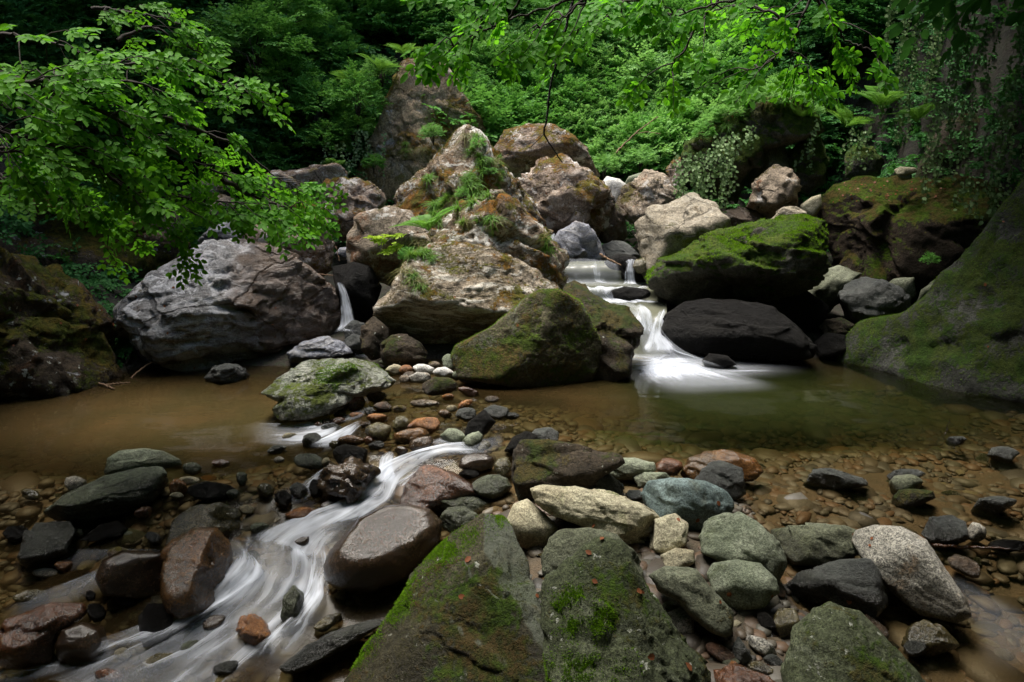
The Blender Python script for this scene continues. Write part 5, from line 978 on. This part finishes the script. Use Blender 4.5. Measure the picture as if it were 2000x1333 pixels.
for (px, py, y, s, kd, lab) in [(700, 215, 9.3, .55, 'bright2', 'leafy green bush growing on the left shoulder of the leaning slab'), (745, 150, 9.6, .42, 'fine', 'feathery green bush near the top of the leaning slab'), (640, 300, 9.3, .5, 'mid', 'green bush at the foot of the leaning slab behind the grey boulders'),
        (845, 270, 9.0, .26, 'fine', 'small green bush between spire and pointed outcrop'), (690, 270, 9.3, .45, 'bright2', 'green bush hanging from the lower left face of the leaning slab'), (620, 235, 9.5, .6, 'mid', 'rounded green bush left of the leaning slab'), (905, 225, 10.0, .4, 'mid', 'dark green bush right of the leaning slab foot'),
        (560, 190, 9.6, .75, 'bright2', 'bushy young tree with bright tips left of the leaning slab'), (500, 130, 9.4, .9, 'mid', 'spreading young tree above the end of the overhanging branch'), (560, 60, 10, .9, 'bright2', 'young tree with bright tips at the top left of centre'),
        (1530, 195, 8.1, .35, 'glow', 'leafy cushion on top of the ivy draped boulder'), (1450, 200, 8.3, .32, 'bright', 'herbs spilling over the top of the ivy draped boulder'), (1390, 255, 8.4, .22, 'fine', 'small herbs on the left end of the ivy draped boulder'),
        (1815, 515, 6.2, .12, 'bright2', 'small leafy plant in the dark cleft beside the sloping boulder'), (1180, 335, 8.8, .3, 'glow', 'bright herbs right behind the highest boulder'), (1250, 320, 8.9, .3, 'bright', 'bright herbs behind the tan boulder'),
                (935, 290, 6.75, .13, 'glow', 'leafy herb clump near the tip of the pointed outcrop'), (955, 340, 6.65, .12, 'bright', 'herb clump halfway down the right side of the pointed outcrop'), (905, 385, 6.5, .12, 'fine', 'small herb clump in the grassy gully of the outcrop'), (800, 510, 6.05, .13, 'mid', 'dark green herbs hanging under the large bright fern'), (930, 180, 10.2, .35, 'bright2', 'bush right of the leaning slab crest'), (730, 330, 9.0, .2, 'mid', 'ivy bush at the left foot of the leaning slab')]:
    shrub(kd, atY(px, py, y), s, lab)

# ---- ferns
def fern_mesh(seed, nf=9, L=1.0, arch=.9):
    rg = np.random.default_rng(seed); P, X, N, S = [], [], [], []; lines = []
    for f_ in range(nf):
        a = f_ / nf * 2 * math.pi + rg.uniform(-.3, .3); t = np.linspace(0, 1, 24); el = rg.uniform(.9, 1.3); ln = L * rg.uniform(.75, 1.05)
        r = ln * (t * math.cos(el) + .45 * t * t); z = ln * (t * math.sin(el) - .55 * arch * t * t); Q = np.stack([r * math.cos(a), r * math.sin(a), z], 1); lines.append((Q, np.linspace(.008, .002, 24) * L))
        T = np.gradient(Q, axis=0); T /= np.linalg.norm(T, axis=1)[:, None]; sd_ = np.array([-math.sin(a), math.cos(a), 0]); nn = np.cross(T, sd_)
        for i in range(3, 24):
            w = ln * .26 * math.sin(math.pi * (t[i] * .9 + .08)) ** .8
            for sg in (-1, 1):
                P.append(Q[i]); X.append(sd_ * sg + T[i] * .35); N.append(-nn[i] + rg.normal(size=3) * .1); S.append(w)
    V, Fc = leaves(np.array(P), np.array(X), np.array(N), np.array(S), .20)
    return V, Fc, lines
fm = []
for sd2 in (1, 2):
    V, Fc, ln_ = fern_mesh(sd2); f = mesh_np('foliage', V, Fc, M['fern']); s_ = tubes('stem', ln_, 'grass', None, 4); fm.append((f.data, s_.data)); bpy.data.objects.remove(f); bpy.data.objects.remove(s_)
for (px, py, y, s, lab) in [(838, 452, 5.98, .34, 'large bright fern growing on the central outcrop'), (1720, 215, 7.6, .5, 'dark fern spreading under the right cliff'), (1650, 250, 7.7, .35, 'small dark fern above the yellow green mossy boulder'), (1790, 240, 7.4, .4, 'shaded fern beside the dark leaning slab'),
        (740, 140, 9.3, .35, 'fern with upright fronds on the crest of the leaning slab'), (690, 165, 9.4, .35, 'fern left of the crest of the leaning slab'), (790, 110, 9.6, .3, 'fern at the very tip of the leaning slab'), (655, 335, 9.0, .3, 'low fern in front of the bush foot left of the leaning slab'), (1560, 235, 7.7, .25, 'fern on the right end of the ivy draped boulder')]:
    root = empty('fern', atY(px, py, y)); tag(root, lab, 'fern'); root.scale = (s, s, s); root.rotation_euler = (rng.uniform(.1, .4), rng.uniform(-.2, .2), rng.uniform(0, 6))
    for nm, me in zip(('foliage', 'stem'), fm[rng.integers(0, 2)]):
        c = bpy.data.objects.new(nm, me); link(c); c.parent = root
# ---- grass tufts
def tuft(seed, n, L, w, droop):
    rg = np.random.default_rng(seed); V, Fc = [], []; o = 0
    for i in range(n):
        a = rg.uniform(0, 6.3); b0 = rg.normal(size=3) * [.12, .12, .02] * L; ln = L * rg.uniform(.5, 1.1); el = rg.uniform(.5, 1.4); t = np.linspace(0, 1, 6)
        r = ln * t * math.cos(el) + droop * ln * .35 * t ** 2; z = ln * t * math.sin(el) - droop * ln * .9 * t ** 2.2; Q = b0 + np.stack([r * math.cos(a), r * math.sin(a), z], 1); sd_ = np.array([-math.sin(a), math.cos(a), 0]) * w * (1 - t[:, None] ** 1.5 * .9)
        V.append(np.concatenate([Q - sd_, Q + sd_])); k_ = np.arange(5); Fc.append(np.stack([k_, k_ + 1, k_ + 7, k_ + 6], 1) + o); o += 12
    return np.vstack(V), np.vstack(Fc)
tf = []
for i, (nn_, L, w_, dr, mt) in enumerate([(70, .15, .0035, .7, 'grass'), (80, .12, .003, .4, 'grass'), (70, .22, .0025, 1.3, 'drygrass'), (60, .17, .0038, 1.1, 'grass')]):
    V, Fc = tuft(i + 5, nn_, L, w_, dr); f = mesh_np('grass_tuft', V, Fc, M[mt]); tf.append(f.data); bpy.data.objects.remove(f)
def on_rocks(px, py, dflt):
    return None
dg = bpy.context.evaluated_depsgraph_get()
def cast(px, py):
    r = ray(px, py); ok, loc, nr, idx, ob, mt = sc.ray_cast(dg, Vector(CAM), Vector(r / np.linalg.norm(r))); return (np.array(loc), np.array(nr), ob) if ok else (None, None, None)
spots = []
for (px, py, dx, dy, n_) in [(935, 280, 16, 22, 9), (955, 320, 22, 25, 9), (925, 370, 28, 28, 12), (880, 400, 25, 15, 9), (830, 480, 22, 20, 8), (800, 500, 22, 22, 8), (900, 430, 40, 15, 7), (970, 350, 12, 12, 4), (860, 415, 20, 20, 6)]:
    for _ in range(n_): spots.append((px + rng.normal() * dx * .6, py + rng.normal() * dy * .6, 0))
for (px, py, dx, dy, n_) in [(1500, 205, 60, 12, 14), (1420, 235, 30, 15, 6), (1580, 215, 15, 15, 4), (780, 300, 40, 40, 7), (700, 230, 20, 40, 6), (1060, 470, 8, 20, 3), (815, 540, 18, 25, 5), (1680, 280, 25, 8, 4)]:
    for _ in range(n_): spots.append((px + rng.normal() * dx * .6, py + rng.normal() * dy * .6, 1))
bpy.context.view_layer.update(); dg = bpy.context.evaluated_depsgraph_get()
gt = [cast(px, py) + (k_,) for px, py, k_ in spots]
for loc, nr, ob, k_ in gt:
    if loc is None or ob is None or 'boulder' not in ob.name: continue
    o = bpy.data.objects.new('grass_tuft', tf[rng.integers(0, 4)]); link(o); o.location = loc; s = rng.uniform(.55, 1.0) * (1 if k_ == 0 else .9); o.scale = (s, s, s)
    q = Vector((nr[0] * .6, nr[1] * .6, .8 + nr[2] * .4)).to_track_quat('Z', 'Y'); o.rotation_euler = q.to_euler()
    if k_ == 0: tag(o, 'tuft of grass among others growing on the central lichened outcrop', 'grass', 'grass tufts on the central outcrop')
    else: tag(o, 'tuft of grass among others growing on a boulder or the leaning slab behind', 'grass', 'grass tufts on the outer boulders')
for (px, py, y, s, kd, lab) in [(1375, 268, 8.0, .2, 'bright2', 'green herbs low on the left flank of the ivy draped boulder'), (1392, 243, 8.0, .22, 'glow', 'bright herbs on the upper left slope of the ivy draped boulder'), (1428, 225, 8.0, .26, 'bright', 'lush herbs at the shoulder of the ivy draped boulder'), (1490, 202, 8.05, .28, 'glow', 'bright leafy tuft on the crest of the ivy draped boulder'), (1550, 200, 8.0, .26, 'bright', 'herb tuft right of the crest of the ivy draped boulder'), (1588, 222, 7.9, .2, 'fine', 'herbs at the right end of the ivy draped boulder')]:
    loc, nr, ob = cast(px, py)
    if loc is not None: shrub(kd, loc + nr * .01 - np.array([0, 0, .03]), s, lab)
# ---- yellow leaved sapling hanging at the outcrop foot
root = empty('sapling', atY(800, 470, 6.0)); tag(root, 'small sapling with yellow green leaves hanging below the fern', 'sapling')
C = np.array([atY(px, py, 5.95) for px, py in [(795, 458), (775, 462), (760, 470), (790, 480), (770, 487), (745, 466)]]); D = np.array([[-1, -.25, -.05]] * 6) + rng.normal(size=(6, 3)) * .2
V, Fc = crown(C, D, np.full(6, .12), .042, rng); f = mesh_np('foliage', V, Fc, M['leafY']); child(f, root)
child(tubes('stem', [(np.array([atY(835, 452, 6.1), atY(800, 458, 6.0), c]), .003) for c in C], 'twig', None, 4), root)
# ---- ivy strands from the overhanging boulder
def ivy(px, py, y, ln, n_str, spread, label, name='ivy'):
    base = atY(px, py, y); root = empty(name, base); tag(root, label, 'ivy'); lines, P, X, N = [], [], [], []
    for i in range(n_str):
        a = base + np.array([rng.normal() * spread, rng.normal() * .05, rng.uniform(-.03, .03)]); L = ln * rng.uniform(.5, 1.1); n = max(6, int(L / .03)); t = np.linspace(0, 1, n)
        Q = a + np.stack([.03 * np.sin(t * 5 + i) + .04 * t * rng.normal(), -.03 * t, -L * t], 1); lines.append((Q, np.full(n, .0022)))
        for q in Q: 
            for _ in range(2): P.append(q + rng.normal(size=3) * .012); X.append([rng.normal(), rng.normal() * .4 - .3, -.7]); N.append([rng.normal() * .4, -1, .5])
    child(tubes('stem', lines, 'twig', None, 4), root); V, Fc = leaves(np.array(P), np.array(X, float), np.array(N, float), rng.uniform(.022, .042, len(P)), 1.5); child(mesh_np('leaves', V, Fc, M['ivy']), root)
ivy(1362, 300, 7.6, .62, 12, .12, 'thick curtain of pale ivy at the left end of the overhanging boulder'); ivy(1412, 268, 7.35, .85, 6, .05, 'long ivy strand hanging before the dark hollow'); ivy(1434, 258, 7.3, .5, 4, .05, 'shorter ivy strand next to the long one'); ivy(1395, 290, 7.4, .72, 6, .07, 'ivy strands between the thick curtain and the long strand')
ivy(1345, 320, 7.8, .35, 6, .08, 'leftmost short ivy strands beside the upright pale rock'); ivy(1460, 245, 7.5, .2, 4, .05, 'short ivy tuft under the grass of the overhanging boulder')
ivy(1668, 255, 7.4, .35, 6, .10, 'thin brown roots and ivy above the yellow green boulder'); ivy(1595, 235, 7.6, .5, 4, .03, 'single vine hanging right of the overhanging boulder')
for (px, py, y, L, ns, sp, lab) in [(1800, 0, 7.6, 1.3, 12, .3, 'dark ivy curtain on the shaded cliff at the top right'), (1900, 40, 7.0, 1.2, 12, .3, 'dark ivy sheet right of the curtain near the corner'), (1860, 200, 6.8, .9, 10, .25, 'ivy creeping down beside the dark leaning slab'), (1960, 200, 6.2, 1.0, 10, .25, 'ivy hanging in the darkest right corner'), (1905, 350, 6.3, .35, 8, .12, 'ivy trailing over the right end of the wide dark block'),
        (700, 260, 9.1, .6, 8, .12, 'brown hanging roots left of the leaning slab face'), (660, 280, 9.0, .5, 5, .1, 'roots hanging over the dark gap left of the leaning slab')]:
    ivy(px, py, y, L, ns, sp, lab)
# ---- elder flowers on the slope
for i, (px, py) in enumerate([(1180, 198), (1188, 208), (1200, 225), (1225, 232), (1240, 170), (1262, 190), (1212, 160), (1300, 140), (1180, 240), (1172, 222), (1325, 120), (1322, 205), (1215, 245), (1316, 255)]):
    h = onhill(px, py) + np.array([0, -.55, 0]); h = atY(px, py, h[1]); n = 60; a = rng.uniform(0, 6.3, n); r = np.sqrt(rng.uniform(0, 1, n)) * rng.uniform(.05, .09)
    P = h + np.stack([r * np.cos(a), r * np.sin(a), .02 * np.cos(r * 20) + rng.normal(size=n) * .004], 1)
    V, Fc = leaves(P, np.stack([np.cos(a), np.sin(a), 0 * a], 1), np.tile([0, 0, 1.], (n, 1)) + rng.normal(size=(n, 3)) * .3, np.full(n, .014), 1.6)
    root = empty('elder_flower', h - np.array([0, 0, .15])); tag(root, 'flat cream flower head standing above the herbs of the lit slope', 'flower', 'cream flower heads on the lit slope')
    child(mesh_np('petals', V, Fc, M['flower']), root); child(tubes('stem', [(np.array([h - [0, 0, .3], h - [0, 0, .05], h]), .003)] + [(np.array([h - [0, 0, .05], P[j]]), .0015) for j in range(0, 60, 8)], 'grass', None, 4), root)
# ---- ground cover of small leaves over the whole slope
n = 9000; x = rng.uniform(-9, 8, n); y = rng.uniform(7.8, 16, n); P = np.stack([x, y, bed(x, y) + rng.uniform(0, .18, n)], 1); a = rng.uniform(0, 6.3, n)
V, Fc = crown(P, np.stack([np.cos(a), np.sin(a), rng.uniform(0, .5, n)], 1), rng.uniform(.12, .28, n), .05, rng)
o = mesh_np('undergrowth', V, Fc, M['leafD']); tag(o, 'low green undergrowth covering the forest slope', 'undergrowth', kind='stuff')
n = 2600; x = np.where(rng.uniform(size=n) < .55, rng.uniform(4.0, 6.2, n), rng.uniform(-6.2, -3.3, n)); y = rng.uniform(5.2, 9.5, n); z = bed(x, y); P = np.stack([x, y, z + .03], 1); sg = -np.sign(x)
V, Fc = crown(P, np.stack([sg * .6 + rng.normal(size=n) * .4, rng.normal(size=n) * .5 - .3, rng.uniform(-.9, .3, n)], 1), rng.uniform(.12, .26, n), .042, rng, up=np.array([0, -.6, .8]))
o = mesh_np('bank_cover', V, Fc, M['leafD']); tag(o, 'dark ivy and herbs covering the shaded side banks', 'ivy cover', kind='stuff')
# ---- sticks, reeds, leaves
def stick(pts, r, label, mat='stick', nm='stick', cat='stick', side=None):
    P = curve(pts, 24); ln = [(P + .003 * rng.normal(size=P.shape), np.linspace(r, r * .5, 24))]
    for s_ in side or []: ln.append((np.array(s_), r * .4))
    o = tubes(nm, ln, mat, None, 6); tag(o, label, cat); return o
h1 = hit(258, 738); stick([h1, h1 + [.05, .05, .05], h1 + [.16, .18, .13], h1 + [.22, .22, .16]], .008, 'pale bare branch leaning out of the brown pool by the left boulder')
h2 = hit(208, 752); stick([h2, h2 + [.08, 0, .01], h2 + [.17, .02, .015]], .007, 'short broken stick lying flat at the foot of the left boulder')
stick([hit(180, 748) + [0, 0, .02], hit(215, 760) + [0, 0, .015], hit(225, 763) + [0, 0, .01]], .008, 'orange wood splinter at the waterline of the left boulder', 'stick')
h3 = hit(250, 728); stick([h3, h3 + [.0, 0, .08], h3 + [.03, .02, .16]], .006, 'upright twig with dead leaves beside the leaning bare branch', 'twig')
stick([atY(640, 455, 6.3), atY(655, 480, 6.3), atY(664, 512, 6.25)], .005, 'pale straw stem leaning in the gap above the small waterfall')
stick([atY(1172, 497, 6.5), atY(1190, 508, 6.45), atY(1213, 518, 6.4)], .012, 'red brown stick wedged at the top of the cascade')
stick([atY(1185, 520, 6.6), atY(1205, 508, 6.55), atY(1225, 512, 6.55)], .010, 'second brown stick beside the wedged one at the cascade top')
stick([atY(1200, 302, 8.9), atY(1240, 262, 9.0), atY(1285, 228, 9.1)], .012, 'pale fallen branch leaning on the lit slope', side=[[atY(1240, 262, 9.0), atY(1262, 258, 9.0), atY(1290, 262, 9.0)]])
stick([hit(1815, 1072) + [0, 0, .02], hit(1900, 1078) + [0, 0, .02], hit(2040, 1084) + [0, 0, .02]], .009, 'long dark stick lying in the shallows at the right edge', 'redbrown')
stick([atY(1060, 1000, 2.75), atY(1085, 1012, 2.72), atY(1110, 1030, 2.7)], .003, 'thin red twig under the long flat stone', 'redbrown', side=[[atY(1085, 1012, 2.72), atY(1100, 1015, 2.7)]])
stick([atY(1345, 1032, 2.7), atY(1368, 1042, 2.68)], .006, 'short brown stick between the tan and the wrinkled stone', 'orange')
stick([atY(1245, 1098, 2.45), atY(1270, 1112, 2.45), atY(1288, 1124, 2.45)], .004, 'curved brown twig end beside the oblong block', 'stick')
stick([hit(1845, 850), hit(1849, 840) + [0, 0, .0], hit(1849, 850) + [0, 0, .10]], .003, 'single thin reed standing in the right pool', 'twig')
stick([atY(595, 540, 6.0), atY(620, 536, 6.0), atY(650, 538, 6.0)], .008, 'brown stick lying behind the crest of the fractured boulder', 'stick')
bpy.context.view_layer.update(); dg = bpy.context.evaluated_depsgraph_get()
LP = [(895, 1165), (1050, 1142), (1048, 1130), (1046, 1160), (925, 780), (918, 790), (930, 800), (1660, 370), (1700, 375), (1750, 372), (1790, 380), (1830, 385), (1680, 362), (1730, 385), (1770, 378), (1860, 392), (1640, 372), (1925, 560), (1770, 658), (1930, 680), (1962, 435), (920, 1088), (1380, 350), (1350, 300), (1400, 240), (1370, 275), (1430, 230), (1450, 215)]
LP += [(rng.uniform(1625, 1880), rng.uniform(350, 395)) for _ in range(60)] + [(rng.uniform(1340, 1470), rng.uniform(200, 320)) for _ in range(30)] + [] 
LP += [(rng.uniform(1000, 1750), rng.uniform(900, 1320)) for _ in range(26)] + [(rng.uniform(680, 1180), rng.uniform(280, 640)) for _ in range(25)] + [(rng.uniform(20, 600), rng.uniform(560, 720)) for _ in range(25)]
lw = [cast(*q) for q in LP]
for loc, nr, ob in lw:
    if loc is None or not any(q in ob.name for q in ('boulder', 'stone', 'rock', 'pebble')): continue
    z = Vector(nr); a = rng.uniform(0, 6.3); X = z.orthogonal(); X.rotate(Matrix.Rotation(a, 3, z)) if False else None
    x = np.cross(nr, [math.cos(a), math.sin(a), .3]); V, Fc = leaves(np.array([[0, 0, 0.]]), np.array([x]), np.array([nr]) + rng.normal(size=(1, 3)) * .25, np.array([rng.uniform(.014, .03)]), 1.2)
    o = mesh_np('fallen_leaf', V, Fc, M['litter']); o.location = loc + nr * .004; tag(o, 'dry red brown leaf fallen on a rock', 'leaf', 'fallen leaves on the rocks')
# ---- moss tufts: real blades on the moss ridges
def moss(ob_label, n, mask, L, mat='mossblade', seed=1):
    ob = next(o for o in sc.objects if o.get('label', '') == ob_label); me = ob.data; rg = np.random.default_rng(seed)
    co = np.zeros(len(me.vertices) * 3, np.float32); me.vertices.foreach_get('co', co); co = co.reshape(-1, 3).astype(float); nf = len(me.polygons)
    vi = np.zeros(len(me.loops), np.int32); me.loops.foreach_get('vertex_index', vi); vi = vi.reshape(nf, 3); nn = np.zeros(nf * 3, np.float32); me.polygons.foreach_get('normal', nn); nn = nn.reshape(nf, 3).astype(float)
    ct = co[vi].mean(1) + np.array(ob.location); d = ct - CAM; zf = d @ FW; px = 1000 + F * (d @ RT) / zf; py = 666.5 - F * (d @ UPV) / zf
    ar = np.linalg.norm(np.cross(co[vi[:, 1]] - co[vi[:, 0]], co[vi[:, 2]] - co[vi[:, 0]]), axis=1); w = ar * mask(px, py, nn, ct); w = w / w.sum(); f = rg.choice(nf, n, p=w)
    b = rg.dirichlet([1, 1, 1], n); P = (co[vi[f]] * b[..., None]).sum(1); N = nn[f] + rg.normal(size=(n, 3)) * .45 + [0, 0, .25]; N /= np.linalg.norm(N, axis=1)[:, None]; sd_ = np.cross(N, rg.normal(size=(n, 3))); sd_ /= np.linalg.norm(sd_, axis=1)[:, None]
    l = L * rg.uniform(.4, 1.2, n)[:, None]; V = np.stack([P - sd_ * l * .22 - nn[f] * .002, P + sd_ * l * .22 - nn[f] * .002, P + N * l], 1).reshape(-1, 3)
    o = mesh_np('moss', V, np.arange(3 * n).reshape(n, 3), M[mat], False, ob); o['kind'] = 'stuff'; return o
def clump(c, s=3.0, th=0.0, seed=0): return sst(th - .05, th + .25, fbm(c * s + seed, 3))
def seg(px, py, x0, y0, x1, y1):
    t = np.clip(((px - x0) * (x1 - x0) + (py - y0) * (y1 - y0)) / ((x1 - x0) ** 2 + (y1 - y0) ** 2), 0, 1); return np.hypot(px - x0 - t * (x1 - x0), py - y0 - t * (y1 - y0))
H1 = 'large dark triangular slab with a bright green moss ridge at the bottom'
moss(H1, 26000, lambda x, y, n, c: (np.exp(-(seg(x, y, 985, 1000, 880, 1075) / 16) ** 2) * .8 + np.exp(-(seg(x, y, 870, 1075, 690, 1290) / 15) ** 2) + .5 * np.exp(-(seg(x, y, 880, 1080, 830, 1120) / 18) ** 2)) * (.15 + clump(c, 9, -.1)) + 1e-9, .008)
moss(H1, 9000, lambda x, y, n, c: clump(c, 5, .15, 5) * (x < 1030) * (y > 1080) + 1e-9, .006, 'mossbladeD', 2)
H2 = 'big olive boulder with tufts of green moss on its face at the bottom'
moss(H2, 16000, lambda x, y, n, c: (np.exp(-((np.hypot((x - 1140) / 55, (y - 1195) / 45) - .8) / .35) ** 2) + np.exp(-(((x - 1140) / 65) ** 2 + ((y - 1310) / 28) ** 2))) * (.08 + clump(c, 16, .0)) + 1e-9, .008)
moss('dark boulder with bright green mossy top overhanging the low black boulder', 16000, lambda x, y, n, c: np.clip(n[:, 2], 0, 1) ** 1.5 * (.1 + clump(c, 3)), .016)
moss('big cream banded boulder with brown moss in the centre', 6000, lambda x, y, n, c: np.clip(n[:, 2] + .1, 0, 1) * clump(c, 3.5, .2) + 1e-9, .010, 'mossbladeD', 4)
moss('pale veined wedge boulder with bright green moss between the two pools', 6000, lambda x, y, n, c: clump(c, 4, .2, 3) * (np.exp(-(seg(x, y, 600, 760, 720, 720) / 22) ** 2) + np.exp(-(seg(x, y, 560, 775, 620, 715) / 14) ** 2)) + 1e-9, .010)
moss('moss covered brown triangular boulder standing at the edge of the right pool', 9000, lambda x, y, n, c: np.clip(n[:, 2], 0, 1) * 1.0 + .12 * clump(c, 4, .1), .010, 'mossblade', 6)
moss('tall pointed lichened outcrop with grass and a fern in the centre', 9000, lambda x, y, n, c: np.clip(n[:, 2] + .3, 0, 1) * clump(c, 3, .1) + 1e-9, .014, 'mossbladeD', 7)
moss('huge dark green moss covered sloping boulder at the right edge of the pool', 14000, lambda x, y, n, c: clump(c, 2.2, 0) + .05, .012, 'mossblade', 8)
# ---------------------------------------------------------------- forest trees, mostly out of view, added to close the gorge and shade it
def shade_tree(x, y, h, r, label, n=420, group=None, mat='leafD', leafs=.17, spr=.75, seed=0, trunk_r=.16, zc=None, bx=None, by=None):
    bx = x if bx is None else bx; by = y if by is None else by
    rg = np.random.default_rng(seed); z0 = float(bed(bx, by)); root = empty('tree', (bx, by, z0 - .2)); tag(root, label, 'tree', group)
    top = z0 + h; zc = top - r * .8 if zc is None else zc
    tl = [(curve([(bx, by, z0 - .3), (bx + .1, by, z0 + h * .35), (bx * .6 + x * .4 - .1, by * .6 + y * .4, z0 + h * .65), (x, y, top)], 16), np.linspace(trunk_r, .03, 16))]
    child(tubes('trunk', tl, 'bark', None, 8), root)
    d = rg.normal(size=(n, 3)); d /= np.linalg.norm(d, axis=1)[:, None]; rr = rg.uniform(.3, 1, n) ** .5 * (1 + .3 * fbm(d * 1.7 + seed, 3)); C = np.array([x, y, zc]) + d * rr[:, None] * np.array([r, r, r * .8])
    lb = [(np.array([[x, y, zc - r * .7 + rg.uniform(0, r)], (np.array([x, y, zc]) + C[i]) / 2 + [0, 0, .1], C[i]]), np.array([.05, .03, .01])) for i in range(0, n, max(1, n // 26))]
    child(tubes('limb', lb, 'bark', None, 5), root)
    V, Fc = crown(C, d * [1, 1, .4] + [0, 0, -.15], rg.uniform(.7, 1.3, n) * spr, leafs, rg); child(mesh_np('crown', V, Fc, M[mat]), root); return root
TF = [(-6.6, 5.4, 6.5, 2.1), (-6.6, 8.2, 6.5, 2.3), (-5.9, 2.6, 6.6, 2.0), (-6.8, -.5, 7, 2.6), (-5.2, 11.5, 5.5, 2.0),
      (4.6, 5.4, 5.0, 1.8), (6.1, 8.3, 4.6, 2.2), (4.7, 3.0, 6.0, 1.7), (6.3, 1.5, 6.5, 2.4), (4.6, .4, 6.8, 1.9), (-1.9, 14.8, 6.5, 2.2), (7.2, 12, 6, 2.6), (2.2, -2.5, 6.5, 2.4)]
for i, (x, y, h, r) in enumerate(TF):
    shade_tree(x, y, h, r, ('added shade tree rising from the %s bank of the gorge' % ('left' if x < 0 else 'right')) if y < 9 else 'forest tree standing high on the slope behind the boulders', n=int(150 * r * r / 2), seed=i + 1,
                group='added shade trees on the %s bank' % ('left' if x < 0 else 'right') if y < 9 else 'forest trees high on the slope')
for i, (x, y, bx, by, h, r, lab) in enumerate([(1.4, 1.5, 1.6, -1.6, 7.0, 1.5, 'unseen leaning tree added on the near bank to shade the right shallows'), (-1.0, 1.2, -1.7, -1.8, 6.6, 1.1, 'unseen leaning tree added on the near bank to shade the left stream'), (-2.6, -1.6, -2.8, -2.0, 6.0, 2.4, 'near bank tree added on the left behind the viewer to block sky light'), (.2, -3.4, .2, -3.6, 5.6, 2.6, 'near bank tree added straight behind the viewer to block sky light'),
        (3.4, -1.4, 3.6, -2.0, 5.6, 2.2, 'near bank tree added on the right behind the viewer to block sky light'), (-3.8, -6, -3.8, -6, 5, 2.8, 'low tree added farther back on the near bank, left, to block sky light'), (3.4, -6, 3.4, -6, 5, 2.8, 'low tree added farther back on the near bank, right, to block sky light'), (0, -7.5, 0, -7.5, 5, 3, 'low tree added farthest back on the near bank to block sky light')]):
    shade_tree(x, y, h, r, lab, n=int((110 if y < 0 else 80) * r * r / 2), seed=60 + i, bx=bx, by=by)  # unseen trees added to shade the foreground and block sky light from the front

bpy.context.view_layer.update()
